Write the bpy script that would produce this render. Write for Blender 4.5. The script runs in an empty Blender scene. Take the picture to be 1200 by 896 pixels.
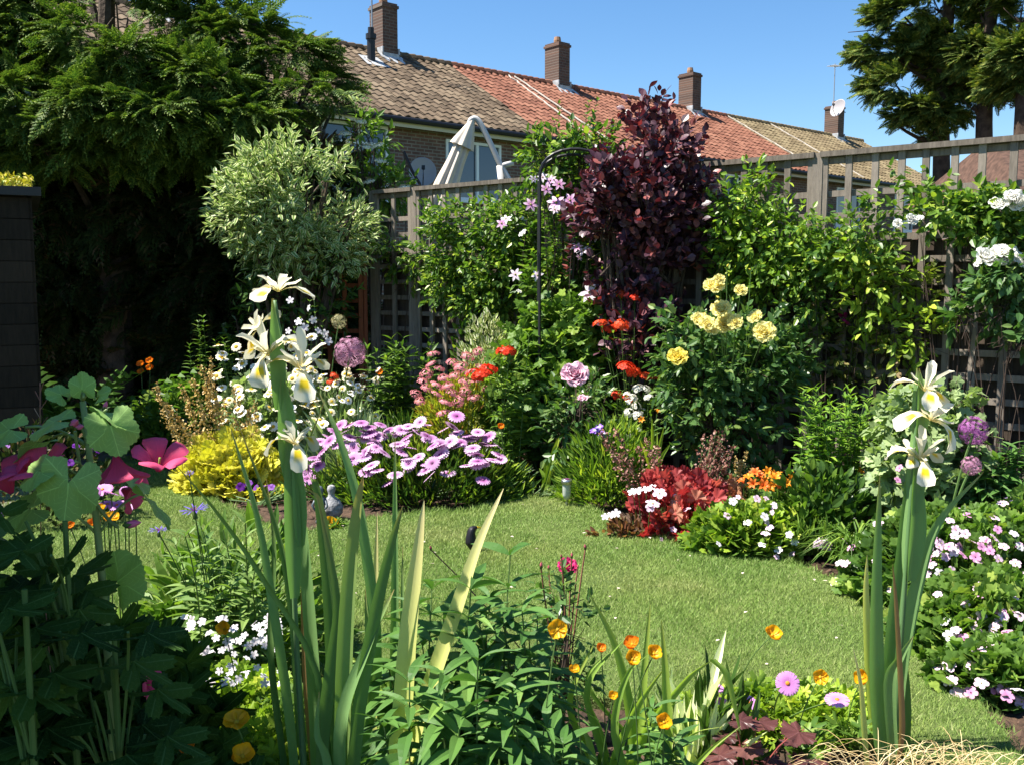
import bpy, math, random
import numpy as np
from mathutils import Vector
R = np.random.default_rng(7); random.seed(7)
C = bpy.context.scene
# ------------------------------------------------------------------ camera, sky, sun, exposure
CH, CF, CT = 1.45, 1100.0, math.radians(6.1)
cam = bpy.data.cameras.new('camera'); camo = bpy.data.objects.new('camera', cam); C.collection.objects.link(camo)
cam.sensor_width = 36; cam.lens = 33; cam.clip_start = .05; cam.clip_end = 900
camo.location = (0, 0, CH); camo.rotation_euler = (math.radians(90) - CT, 0, 0); C.camera = camo
SUN_EL, SUN_AZ = math.radians(60), math.radians(-95)      # azimuth from +Y towards +X
w = bpy.data.worlds.new("World"); C.world = w; w.use_nodes = True
nt = w.node_tree; bg = nt.nodes['Background']; sky = nt.nodes.new('ShaderNodeTexSky')
sky.sky_type = 'NISHITA'; sky.sun_disc = False; sky.sun_elevation = SUN_EL; sky.sun_rotation = SUN_AZ
sky.air_density = 1.0; sky.dust_density = .1; sky.ozone_density = 3.5
hs0 = nt.nodes.new('ShaderNodeHueSaturation'); hs0.inputs['Saturation'].default_value = 1.2; nt.links.new(sky.outputs[0], hs0.inputs['Color']); nt.links.new(hs0.outputs[0], bg.inputs[0]); bg.inputs[1].default_value = .07
sl = bpy.data.lights.new('sun', 'SUN'); sl.energy = 5.0; sl.angle = math.radians(.53); sl.color = (1, .95, .86)
so = bpy.data.objects.new('sun', sl); C.collection.objects.link(so)
sv = Vector((math.cos(SUN_EL) * math.sin(SUN_AZ), math.cos(SUN_EL) * math.cos(SUN_AZ), math.sin(SUN_EL)))
so.rotation_euler = sv.to_track_quat('Z', 'Y').to_euler()
C.view_settings.view_transform = 'Standard'; C.view_settings.look = 'None'; C.view_settings.exposure = 1.42; C.view_settings.gamma = 1
C.render.engine = 'CYCLES'
C.cycles.max_bounces = 6; C.cycles.transparent_max_bounces = 4; C.cycles.diffuse_bounces = 3
C.cycles.glossy_bounces = 2; C.cycles.transmission_bounces = 4; C.cycles.use_denoising = True

# ------------------------------------------------------------------ helpers
def at(u, v, Y):
    a = (u - 600) / CF; b = (448 - v) / CF
    dy = math.cos(CT) + b * math.sin(CT); dz = -math.sin(CT) + b * math.cos(CT)
    t = Y / dy
    return np.array([a * t, Y, CH + dz * t])
def gr(u, v, z=0):
    a = (u - 600) / CF; b = (448 - v) / CF
    dy = math.cos(CT) + b * math.sin(CT); dz = -math.sin(CT) + b * math.cos(CT)
    t = (z - CH) / dz
    return np.array([a * t, dy * t, z])
def unit(a):
    a = np.asarray(a, float); return a / np.maximum(np.linalg.norm(a, axis=-1, keepdims=True), 1e-9)
def frames(d, up):
    y = unit(d); x = unit(np.cross(y, up) + 1e-6); z = np.cross(x, y)
    return np.stack([x, y, z], axis=-1)
class Tpl:
    def __init__(s, V, Q=None, T=None, uv=None):
        s.V = np.array(V, float).reshape(-1, 3); s.Q = np.array(Q if Q is not None else [], int).reshape(-1, 4)
        s.T = np.array(T if T is not None else [], int).reshape(-1, 3)
        s.uv = np.array(uv, float).reshape(-1, 2) if uv is not None else np.zeros((len(s.V), 2))
def join(tpls):
    V, Q, T, U = [], [], [], []; o = 0
    for t in tpls:
        V.append(t.V); Q.append(t.Q + o); T.append(t.T + o); U.append(t.uv); o += len(t.V)
    return Tpl(np.concatenate(V), np.concatenate(Q), np.concatenate(T), np.concatenate(U))
def xf(t, Rm=None, T=(0, 0, 0), s=1):
    V = t.V * s
    if Rm is not None: V = V @ np.asarray(Rm).T
    return Tpl(V + np.asarray(T), t.Q, t.T, t.uv)
class Geo:
    def __init__(s): s.V = []; s.Q = []; s.T = []; s.U = []; s.qm = []; s.tm = []; s.n = 0
    def add(s, t, mat=0):
        s.V.append(t.V); s.U.append(t.uv); s.Q.append(t.Q + s.n); s.T.append(t.T + s.n)
        s.qm.append(np.full(len(t.Q), mat)); s.tm.append(np.full(len(t.T), mat)); s.n += len(t.V); return s
    def inst(s, t, Rm, T, S, mat=0):
        n = len(T)
        if n == 0: return s
        S = np.asarray(S, float); S = S.reshape(n, 1, -1) if S.ndim else np.full((n, 1, 1), float(S))
        V = np.einsum('nij,nmj->nmi', Rm, t.V[None] * S) + np.asarray(T)[:, None]
        m = len(t.V); off = (np.arange(n) * m)[:, None, None]
        s.V.append(V.reshape(-1, 3)); s.U.append(np.tile(t.uv, (n, 1)))
        q = (t.Q[None] + off).reshape(-1, 4); r = (t.T[None] + off).reshape(-1, 3)
        s.Q.append(q + s.n); s.T.append(r + s.n); s.qm.append(np.full(len(q), mat)); s.tm.append(np.full(len(r), mat))
        s.n += n * m; return s
    def mesh(s, name, mats, smooth=False):
        V = np.concatenate(s.V); U = np.concatenate(s.U); Q = np.concatenate(s.Q); T = np.concatenate(s.T)
        me = bpy.data.meshes.new(name); me.vertices.add(len(V)); me.vertices.foreach_set('co', V.astype(np.float32).ravel())
        L = np.concatenate([Q.ravel(), T.ravel()]).astype(np.int32); me.loops.add(len(L)); me.loops.foreach_set('vertex_index', L)
        nf = len(Q) + len(T); me.polygons.add(nf)
        st = np.concatenate([np.arange(len(Q)) * 4, len(Q) * 4 + np.arange(len(T)) * 3]).astype(np.int32)
        me.polygons.foreach_set('loop_start', st)
        me.polygons.foreach_set('material_index', np.concatenate([np.concatenate(s.qm), np.concatenate(s.tm)]).astype(np.int32))
        me.polygons.foreach_set('use_smooth', np.full(nf, bool(smooth)))
        uvl = me.uv_layers.new(name='UVMap'); uvl.data.foreach_set('uv', U[L].astype(np.float32).ravel())
        me.update(calc_edges=True); me.validate()
        for m in (mats if isinstance(mats, (list, tuple)) else [mats]): me.materials.append(m)
        return me
def link(name, me, parent=None, loc=None, rot=None, scale=None):
    o = bpy.data.objects.new(name, me); C.collection.objects.link(o)
    if parent is not None: o.parent = parent
    if loc is not None: o.location = [float(q) for q in loc]
    if rot is not None: o.rotation_euler = rot
    if scale is not None: o.scale = (scale,) * 3 if np.isscalar(scale) else scale
    return o
def put(name, g, mats, parent=None, smooth=False, loc=None):
    return link(name, g.mesh(name, mats, smooth), parent, loc)
def tag(o, label, cat, group=None):
    o['label'] = label; o['category'] = cat
    if group: o['group'] = group
    return o
def thing(name, label, cat, loc=(0, 0, 0), rz=0, group=None):
    o = link(name, None, None, (loc[0], loc[1], loc[2] if len(loc) > 2 else 0), (0, 0, rz)); o.empty_display_size = .1
    return tag(o, label, cat, group)
def struct(o, kind='structure'): o['kind'] = kind; return o
# ---- primitive templates
def box_t(x0, x1, y0, y1, z0, z1):
    V = [(x, y, z) for z in (z0, z1) for x, y in ((x0, y0), (x1, y0), (x1, y1), (x0, y1))]
    Q = [(3, 2, 1, 0), (4, 5, 6, 7), (0, 1, 5, 4), (1, 2, 6, 5), (2, 3, 7, 6), (3, 0, 4, 7)]
    return Tpl(V, Q, uv=[(v[0], v[2]) for v in V])
def obox_t(a, b, w, h, up=(0, 0, 1)):      # beam from a to b, width w, height h
    a = np.asarray(a, float); b = np.asarray(b, float); L = np.linalg.norm(b - a)
    F = frames((b - a)[None], np.asarray(up, float)[None])[0]
    t = box_t(-w / 2, w / 2, 0, L, -h / 2, h / 2); return xf(t, F, a)
def tube_t(P, r, n=6, cap=True):
    P = np.asarray(P, float); m = len(P); r = np.broadcast_to(np.asarray(r, float), (m,))
    d = np.gradient(P, axis=0); d = unit(d); ref = np.array([.31, .87, .38]) if abs(d[0, 2]) > .7 else np.array([0, 0, 1.])
    x = unit(np.cross(d, ref)); y = np.cross(d, x); a = np.arange(n) / n * 2 * np.pi
    V = P[:, None] + r[:, None, None] * (np.cos(a)[None, :, None] * x[:, None] + np.sin(a)[None, :, None] * y[:, None])
    Q = [(i * n + k, i * n + (k + 1) % n, (i + 1) * n + (k + 1) % n, (i + 1) * n + k) for i in range(m - 1) for k in range(n)]
    V = V.reshape(-1, 3); T = []
    if cap:
        V = np.vstack([V, P[0], P[-1]]); a0, a1 = len(V) - 2, len(V) - 1
        T = [(a0, (k + 1) % n, k) for k in range(n)] + [(a1, (m - 1) * n + k, (m - 1) * n + (k + 1) % n) for k in range(n)]
    return Tpl(V, Q, T, uv=np.zeros((len(V), 2)))
def lathe_t(prof, n=16, sx=1, sy=1):
    V, Q, U = [], [], []
    for i, (r, z) in enumerate(prof):
        for k in range(n):
            a = k / n * 2 * math.pi; V.append((r * math.cos(a) * sx, r * math.sin(a) * sy, z)); U.append((k / n, i / max(1, len(prof) - 1)))
    m = len(prof)
    for i in range(m - 1):
        for k in range(n): Q.append((i * n + k, i * n + (k + 1) % n, (i + 1) * n + (k + 1) % n, (i + 1) * n + k))
    return Tpl(V, Q, uv=U)
def bez(a, b, c, n=8):
    t = np.linspace(0, 1, n)[:, None]; a, b, c = map(np.asarray, (a, b, c)); return (1 - t) ** 2 * a + 2 * t * (1 - t) * b + t ** 2 * c
def smoothpath(P, n=12):
    P = np.asarray(P, float)
    if len(P) < 3: return P
    t = np.linspace(0, len(P) - 1, n); i = np.clip(t.astype(int), 0, len(P) - 2); f = (t - i)[:, None]
    Pe = np.vstack([2 * P[0] - P[1], P, 2 * P[-1] - P[-2]]); p0, p1, p2, p3 = Pe[i], Pe[i + 1], Pe[i + 2], Pe[i + 3]
    return .5 * ((2 * p1) + (-p0 + p2) * f + (2 * p0 - 5 * p1 + 4 * p2 - p3) * f ** 2 + (-p0 + 3 * p1 - 3 * p2 + p3) * f ** 3)
def strip_t(P, w, side=None, cup=0., nc=3, rip=0., seed=0, nrm=None):
    """a petal or strap leaf along P, width w per point, folded or cupped across"""
    P = np.asarray(P, float); m = len(P); w = np.broadcast_to(np.asarray(w, float), (m,)); d = unit(np.gradient(P, axis=0))
    if side is None:
        n0 = np.asarray(nrm if nrm is not None else (0, 0, 1.), float); side = unit(np.cross(d, n0) + 1e-6)
    else:
        side = np.broadcast_to(unit(side), (m, 3))
    nn = unit(np.cross(side, d)); cup = np.broadcast_to(np.asarray(cup, float), (m,)); j = np.linspace(-1, 1, nc); V, U = [], []
    for i in range(m):
        for k in j:
            r = rip * w[i] * math.sin(i * 1.7 + k * 2.5 + seed) * abs(k)
            V.append(P[i] + side[i] * w[i] / 2 * k + nn[i] * (cup[i] * w[i] * k * k + r)); U.append((k * .5 + .5, i / (m - 1)))
    Q = [(i * nc + k, i * nc + k + 1, (i + 1) * nc + k + 1, (i + 1) * nc + k) for i in range(m - 1) for k in range(nc - 1)]
    return Tpl(V, Q, uv=U)
def leaf_t(w=.35, seg=4, fold=.25, droop=.25, peak=.4, stalk=.06):
    t = np.linspace(0, 1, seg + 1); pr = np.where(t < peak, np.sin(t / peak * np.pi / 2) ** .8, np.cos((t - peak) / (1 - peak) * np.pi / 2) ** .9)
    pr[0] = stalk; pr[-1] = .02; V, U = [], []
    for i, a in enumerate(t):
        for k in (-1, 0, 1):
            V.append((k * w / 2 * pr[i], a, -droop * a * a + abs(k) * fold * w / 2 * pr[i])); U.append((k * .5 + .5, a))
    Q = [(i * 3 + k, i * 3 + k + 1, (i + 1) * 3 + k + 1, (i + 1) * 3 + k) for i in range(seg) for k in (0, 1)]
    return Tpl(V, Q, uv=U)
def leaf2(w=.4, fold=.2, droop=.12):   # two-quad small leaf
    V = [(0, 0, 0), (w / 2, .3, fold * w / 2), (w * .36, .72, fold * w * .3 - droop * .5), (0, 1, -droop), (-w * .36, .72, fold * w * .3 - droop * .5), (-w / 2, .3, fold * w / 2)]
    return Tpl(V, [(0, 1, 2, 3), (0, 3, 4, 5)], uv=[(.5, 0), (1, .3), (.9, .7), (.5, 1), (.1, .7), (0, .3)])
def lobed_t(lobes=5, depth=.3, n=40, cup=.15, teeth=.04, spread=2.65, pointy=1., droop=.25, hub=1.):
    """palmate leaf: petiole joint at origin, blade towards +Y, length about 1"""
    c = np.array([0, .38 * hub, 0]); V = [c]; U = [(.5, .0)]; rings = (.35, .7, 1.)
    a = np.linspace(-spread, spread, n)
    for rr in rings:
        for k, x in enumerate(a):
            lob = 1 - depth * (1 - abs(math.cos(x * lobes / (2 * spread) * math.pi)) ** pointy) if True else 1
            lob *= 1 + teeth * (1 if k % 2 else -1); lob *= .62 * (1 - .12 * abs(x) / spread)
            rad = lob * (rr if rr == 1 else rr * .9)
            p = c + np.array([math.sin(x) * rad, math.cos(x) * rad, 0]); wob = .05 * rr * rr * math.sin(x * 3.7 + 1) * (1 if n > 45 else 0)
            p[2] = cup * (rad ** 2) * math.cos(x * lobes / spread * math.pi) - droop * max(0, p[1]) ** 2 + wob
            V.append(p); U.append((.5 + x / (2 * spread), rr))
    T = [(0, 1 + k, 2 + k) for k in range(n - 1)]; Q = [(1 + r_ * n + k, 1 + (r_ + 1) * n + k, 2 + (r_ + 1) * n + k, 2 + r_ * n + k) for r_ in (0, 1) for k in range(n - 1)]
    return Tpl(V, Q, T, uv=U)
def spray_t(n=9, ang=48, droop=.35, w=.05, two=True, L=.45):
    """flat conifer spray: axis with alternating tapered branchlets"""
    parts = [strip_t([(0, 0, 0), (0, .5, -droop * .25), (0, 1, -droop)], [w * .7, w * .6, .01], side=(1, 0, 0), nc=2)]
    for i in range(n):
        t = .12 + .82 * i / n
        for s in (-1, 1):
            l = L * (1 - t) ** .7 * (.85 + .3 * ((i * 7 + (s > 0) * 3) % 5) / 5); a = math.radians(ang - 14 * t)
            b = np.array([0, t, -droop * t * t]); d = np.array([s * math.sin(a), math.cos(a), -.25])
            e = b + d * l; m = b + d * l * .55 + np.array([0, 0, .03]); sd = np.array([d[1], -d[0], 0])
            parts.append(strip_t([b, m, e], [w * 1.0, w * 1.5, .004], side=sd, nc=2))
            if two:
                for q in (.35, .65):
                    for s2 in (-1, 1):
                        b2 = b + d * l * q; d2 = unit(d + s2 * np.array([d[1], -d[0], 0]) * .8)
                        parts.append(strip_t([b2, b2 + d2 * l * .34], [w * 1.0, .006], side=(-d2[1], d2[0], 0), nc=2))
    return join(parts)
# ---- materials
def nod(m): return m.node_tree.nodes, m.node_tree.links
def mat(name, col, rough=.7, metal=0., var=0., scale=8., bump=0., bscale=40., spec=.3, col2=None):
    m = bpy.data.materials.new(name); m.use_nodes = True; N, L = nod(m); p = N['Principled BSDF']
    p.inputs['Roughness'].default_value = rough; p.inputs['Metallic'].default_value = metal; p.inputs['Specular IOR Level'].default_value = spec
    p.inputs['Base Color'].default_value = (*col, 1); tc = N.new('ShaderNodeTexCoord')
    if var or col2:
        nz = N.new('ShaderNodeTexNoise'); nz.inputs['Scale'].default_value = scale; nz.inputs['Detail'].default_value = 6; L.new(tc.outputs['Object'], nz.inputs[0])
        r = N.new('ShaderNodeValToRGB'); r.color_ramp.elements[0].position = .35; r.color_ramp.elements[1].position = .65
        c2 = col2 or tuple(c * (1 - var) for c in col); r.color_ramp.elements[0].color = (*c2, 1); r.color_ramp.elements[1].color = (*[min(1, c * (1 + var * .5)) for c in col], 1)
        L.new(nz.outputs[0], r.inputs[0]); L.new(r.outputs[0], p.inputs['Base Color'])
    if bump:
        nb = N.new('ShaderNodeTexNoise'); nb.inputs['Scale'].default_value = bscale; nb.inputs['Detail'].default_value = 5; L.new(tc.outputs['Object'], nb.inputs[0])
        b = N.new('ShaderNodeBump'); b.inputs['Strength'].default_value = bump; b.inputs['Distance'].default_value = .02; L.new(nb.outputs[0], b.inputs['Height']); L.new(b.outputs[0], p.inputs['Normal'])
    return m
def leafmat(name, a, b, c=None, rough=.45, trans=.3, spec=.35, vein=False, edge=None, tcol=None, veins=7, tip=None, tpow=4.):
    """per-leaf colour between a and b (a few c), translucent; vein/edge patterns from the leaf's own UV"""
    k_ = lambda q: (min(.9, q[0] * 1.35), min(.9, q[1] * 1.35), q[2] * .98) if q and q[1] > q[0] * .95 and q[1] > q[2] * 1.15 else q
    a, b, c = k_(a), k_(b), k_(c); spec *= .6
    m = bpy.data.materials.new(name); m.use_nodes = True; N, L = nod(m); p = N['Principled BSDF']; out = N['Material Output']
    g = N.new('ShaderNodeNewGeometry'); r = N.new('ShaderNodeValToRGB'); e = r.color_ramp.elements
    e[0].color = (*a, 1); e[1].color = (*b, 1); e[1].position = .8
    if c: x = e.new(.93); x.color = (*c, 1)
    L.new(g.outputs['Random Per Island'], r.inputs[0]); col = r.outputs[0]
    uv = N.new('ShaderNodeUVMap'); uv.uv_map = 'UVMap'; sx = N.new('ShaderNodeSeparateXYZ'); L.new(uv.outputs[0], sx.inputs[0])
    def mth(op, x, y=None):
        q = N.new('ShaderNodeMath'); q.operation = op
        for i, v in enumerate((x, y)):
            if v is None: continue
            if isinstance(v, (int, float)): q.inputs[i].default_value = v
            else: L.new(v, q.inputs[i])
        return q.outputs[0]
    def mix(f, c1, c2):
        q = N.new('ShaderNodeMix'); q.data_type = 'RGBA'; L.new(f, q.inputs[0])
        for i, v in ((6, c1), (7, c2)):
            if isinstance(v, tuple): q.inputs[i].default_value = (*v, 1)
            else: L.new(v, q.inputs[i])
        return q.outputs[2]
    ax = mth('ABSOLUTE', mth('SUBTRACT', sx.outputs[0], .5))
    if vein == 'palm':
        f = mth('FRACT', mth('MULTIPLY', sx.outputs[0], 5.)); dv = mth('ABSOLUTE', mth('SUBTRACT', f, .5)); v1 = mth('LESS_THAN', mth('MULTIPLY', dv, mth('ADD', sx.outputs[1], .12)), .016)
        sv_ = mth('FRACT', mth('MULTIPLY', mth('SUBTRACT', sx.outputs[1], mth('MULTIPLY', dv, .9)), float(veins))); v2 = mth('MULTIPLY', mth('LESS_THAN', sv_, .09), .55)
        col = mix(mth('MULTIPLY', mth('MAXIMUM', v1, v2), .5), col, tuple(min(1, q * 1.7 + .03) for q in b))
    elif vein:
        lines = mth('SUBTRACT', sx.outputs[1], mth('MULTIPLY', ax, .9)); lines = mth('FRACT', mth('MULTIPLY', lines, float(veins)))
        v1 = mth('LESS_THAN', lines, .1); v2 = mth('LESS_THAN', ax, .018); vv = mth('MULTIPLY', mth('MAXIMUM', v1, v2), .4)
        col = mix(vv, col, tuple(min(1, q * 2.0 + .03) for q in b))
    if edge:
        nz = N.new('ShaderNodeTexNoise'); nz.inputs['Scale'].default_value = 60; tc = N.new('ShaderNodeTexCoord'); L.new(tc.outputs['Object'], nz.inputs[0])
        f = mth('GREATER_THAN', mth('ADD', ax, mth('MULTIPLY', mth('SUBTRACT', nz.outputs[0], .5), .5)), .24); col = mix(f, col, edge)
    if tip:
        f = mth('POWER', sx.outputs[1], tpow); col = mix(f, col, tip)
    L.new(col, p.inputs['Base Color']); p.inputs['Roughness'].default_value = rough; p.inputs['Specular IOR Level'].default_value = spec
    tr = N.new('ShaderNodeBsdfTranslucent'); hs = N.new('ShaderNodeMix'); hs.data_type = 'RGBA'; hs.blend_type = 'MULTIPLY'; hs.inputs[0].default_value = 1
    L.new(col, hs.inputs[6]); hs.inputs[7].default_value = (*(tcol or (1.5, 1.7, .7)), 1); L.new(hs.outputs[2], tr.inputs[0])
    ms = N.new('ShaderNodeMixShader'); ms.inputs[0].default_value = trans; L.new(p.outputs[0], ms.inputs[1]); L.new(tr.outputs[0], ms.inputs[2]); L.new(ms.outputs[0], out.inputs[0])
    return m
def petalmat(name, base, tip, pos=.35, rough=.5, trans=.3, var=.12, lo=0.0, streak=0., patch=None):
    """petal colour from its foot (base) to its tip, along the petal's own UV"""
    m = bpy.data.materials.new(name); m.use_nodes = True; N, L = nod(m); p = N['Principled BSDF']; out = N['Material Output']
    uv = N.new('ShaderNodeUVMap'); uv.uv_map = 'UVMap'; sx = N.new('ShaderNodeSeparateXYZ'); L.new(uv.outputs[0], sx.inputs[0])
    r = N.new('ShaderNodeValToRGB'); e = r.color_ramp.elements; e[0].color = (*base, 1); e[0].position = lo; e[1].color = (*tip, 1); e[1].position = max(pos, lo + .01); L.new(sx.outputs[1], r.inputs[0])
    oi = N.new('ShaderNodeObjectInfo'); g = N.new('ShaderNodeNewGeometry'); ad = N.new('ShaderNodeMath'); ad.operation = 'ADD'
    L.new(oi.outputs['Random'], ad.inputs[0]); L.new(g.outputs['Random Per Island'], ad.inputs[1])
    mr = N.new('ShaderNodeMapRange'); mr.inputs[1].default_value = 0; mr.inputs[2].default_value = 2; mr.inputs[3].default_value = 1 - var * 1.5; mr.inputs[4].default_value = 1 + var * .5; L.new(ad.outputs[0], mr.inputs[0])
    hv = N.new('ShaderNodeHueSaturation'); L.new(r.outputs[0], hv.inputs['Color']); L.new(mr.outputs[0], hv.inputs['Value']); col = hv.outputs[0]
    if patch or streak:
        def mth(op, x, y=None, cl=False):
            q = N.new('ShaderNodeMath'); q.operation = op; q.use_clamp = cl
            for i, v in enumerate((x, y)):
                if v is None: continue
                if isinstance(v, (int, float)): q.inputs[i].default_value = v
                else: L.new(v, q.inputs[i])
            return q.outputs[0]
        if patch:
            ax = mth('ABSOLUTE', mth('SUBTRACT', sx.outputs[0], .5)); k = mth('MULTIPLY', mth('MULTIPLY', mth('MULTIPLY', mth('SUBTRACT', .34, ax), 7., True), mth('MULTIPLY', mth('SUBTRACT', .74, sx.outputs[1]), 7., True)), mth('MULTIPLY', mth('SUBTRACT', sx.outputs[1], .36), 8., True))
            q = N.new('ShaderNodeMix'); q.data_type = 'RGBA'; L.new(k, q.inputs[0]); L.new(col, q.inputs[6]); q.inputs[7].default_value = (*patch, 1); col = q.outputs[2]
        if streak:
            cb = N.new('ShaderNodeCombineXYZ'); L.new(mth('MULTIPLY', sx.outputs[0], 26.), cb.inputs[0]); L.new(mth('MULTIPLY', sx.outputs[1], 1.5), cb.inputs[1]); nz = N.new('ShaderNodeTexNoise'); nz.inputs['Scale'].default_value = 1.; L.new(cb.outputs[0], nz.inputs[0])
            q = N.new('ShaderNodeHueSaturation'); L.new(col, q.inputs['Color']); L.new(mth('ADD', mth('MULTIPLY', mth('SUBTRACT', nz.outputs[0], .5), streak * 2.), 1.), q.inputs['Value']); col = q.outputs[0]
            bp = N.new('ShaderNodeBump'); bp.inputs['Strength'].default_value = .4; bp.inputs['Distance'].default_value = .001; L.new(nz.outputs[0], bp.inputs['Height']); L.new(bp.outputs[0], p.inputs['Normal'])
    L.new(col, p.inputs['Base Color']); p.inputs['Roughness'].default_value = rough; p.inputs['Specular IOR Level'].default_value = .25
    tr = N.new('ShaderNodeBsdfTranslucent'); L.new(col, tr.inputs[0]); ms = N.new('ShaderNodeMixShader'); ms.inputs[0].default_value = trans
    L.new(p.outputs[0], ms.inputs[1]); L.new(tr.outputs[0], ms.inputs[2]); L.new(ms.outputs[0], out.inputs[0])
    return m
def brickmat(name, c1, c2, mortar, sc=1.):
    m = bpy.data.materials.new(name); m.use_nodes = True; N, L = nod(m); p = N['Principled BSDF']; uv = N.new('ShaderNodeUVMap'); uv.uv_map = 'UVMap'
    b = N.new('ShaderNodeTexBrick'); b.inputs['Color1'].default_value = (*c1, 1); b.inputs['Color2'].default_value = (*c2, 1); b.inputs['Mortar'].default_value = (*mortar, 1)
    b.inputs['Scale'].default_value = sc; b.inputs['Brick Width'].default_value = .225; b.inputs['Row Height'].default_value = .075; b.inputs['Mortar Size'].default_value = .012; b.inputs['Bias'].default_value = -.1
    L.new(uv.outputs[0], b.inputs[0]); nz = N.new('ShaderNodeTexNoise'); nz.inputs['Scale'].default_value = 3.; nz.inputs['Detail'].default_value = 8; L.new(uv.outputs[0], nz.inputs[0])
    mx = N.new('ShaderNodeMix'); mx.data_type = 'RGBA'; mx.blend_type = 'OVERLAY'; mx.inputs[0].default_value = .6; L.new(b.outputs[0], mx.inputs[6]); L.new(nz.outputs[0], mx.inputs[7]); L.new(mx.outputs[2], p.inputs['Base Color'])
    bp = N.new('ShaderNodeBump'); bp.inputs['Strength'].default_value = .5; bp.inputs['Distance'].default_value = .01; bp.invert = True; L.new(b.outputs['Fac'], bp.inputs['Height']); L.new(bp.outputs[0], p.inputs['Normal'])
    p.inputs['Roughness'].default_value = .85; return m
def woodmat(name, c1, c2, rough=.85):
    m = bpy.data.materials.new(name); m.use_nodes = True; N, L = nod(m); p = N['Principled BSDF']; tc = N.new('ShaderNodeTexCoord'); mp = N.new('ShaderNodeMapping'); mp.inputs['Scale'].default_value = (9, 9, 1.2)
    g = N.new('ShaderNodeNewGeometry'); nz = N.new('ShaderNodeTexNoise'); nz.inputs['Scale'].default_value = 5; nz.inputs['Detail'].default_value = 8; nz.inputs['Roughness'].default_value = .7
    L.new(tc.outputs['Object'], mp.inputs[0]); L.new(mp.outputs[0], nz.inputs[0]); ad = N.new('ShaderNodeMath'); ad.operation = 'MULTIPLY_ADD'; L.new(g.outputs['Random Per Island'], ad.inputs[0]); ad.inputs[1].default_value = .35; L.new(nz.outputs[0], ad.inputs[2])
    r = N.new('ShaderNodeValToRGB'); r.color_ramp.elements[0].position = .35; r.color_ramp.elements[1].position = .95; r.color_ramp.elements[0].color = (*c1, 1); r.color_ramp.elements[1].color = (*c2, 1)
    L.new(ad.outputs[0], r.inputs[0]); L.new(r.outputs[0], p.inputs['Base Color']); bp = N.new('ShaderNodeBump'); bp.inputs['Strength'].default_value = .4; bp.inputs['Distance'].default_value = .01; L.new(nz.outputs[0], bp.inputs['Height']); L.new(bp.outputs[0], p.inputs['Normal'])
    p.inputs['Roughness'].default_value = rough; p.inputs['Specular IOR Level'].default_value = .2; return m
def clump(P, f=3., seed=0):
    x, y, z = P[:, 0] * f, P[:, 1] * f, P[:, 2] * f
    return (np.sin(x * 1.3 + seed + 1.7 * np.sin(y * .9)) + np.sin(y * 1.7 + seed * 2 + 1.3 * np.sin(z * 1.1)) + np.sin(z * 1.5 + seed * 3 + 1.5 * np.sin(x * 1.2)) + .6 * np.sin(3.1 * x + 2.3 * z + seed) * np.sin(2.7 * y + 1.1)) / 3.3

# ---- plant growers (all local to the plant's root)
STEM = mat('green stem', (.07, .13, .03), .6); BARK = mat('bark', (.09, .065, .045), .9, var=.5, scale=12, bump=.6, bscale=30); TWIG = mat('dark twig', (.06, .04, .03), .9)
DRYSTEM = mat('dry stem', (.28, .2, .1), .8)
def grow(g, tpl, P, D, size, mat_=0, up=None, jit=.35, sj=.3):
    """put leaves at P pointing D"""
    n = len(P); up = np.array([0, 0, 1.]) if up is None else up
    U = unit(np.broadcast_to(up, (n, 3)) + R.normal(0, jit, (n, 3)))
    g.inst(tpl, frames(D + R.normal(0, jit * .5, (n, 3)), U), P, size * (1 + R.uniform(-sj, sj, n)), mat_)
def lobe_pts(lobes, n, shell=.45, cf=3., ct=-.25, seed=0, low=-1.):
    """twig origins inside ellipsoidal lobes, thinned into clumps; returns points and outward directions"""
    vol = np.array([l[3] * l[4] * l[5] for l in lobes]) ** .67; k = R.choice(len(lobes), n * 3, p=vol / vol.sum())
    Lb = np.array(lobes, float)[k]; d = unit(R.normal(size=(n * 3, 3))); r = shell + (1 - shell) * R.uniform(0, 1, n * 3) ** .6
    r *= 1 + .16 * clump(d * 2 + Lb[:, :3], 1.6, seed + 2)
    P = Lb[:, :3] + d * r[:, None] * Lb[:, 3:6]; ok = (clump(P, cf, seed) > ct) & (d[:, 2] > low) & (P[:, 2] > .02)
    return P[ok][:n], d[ok][:n]
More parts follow.
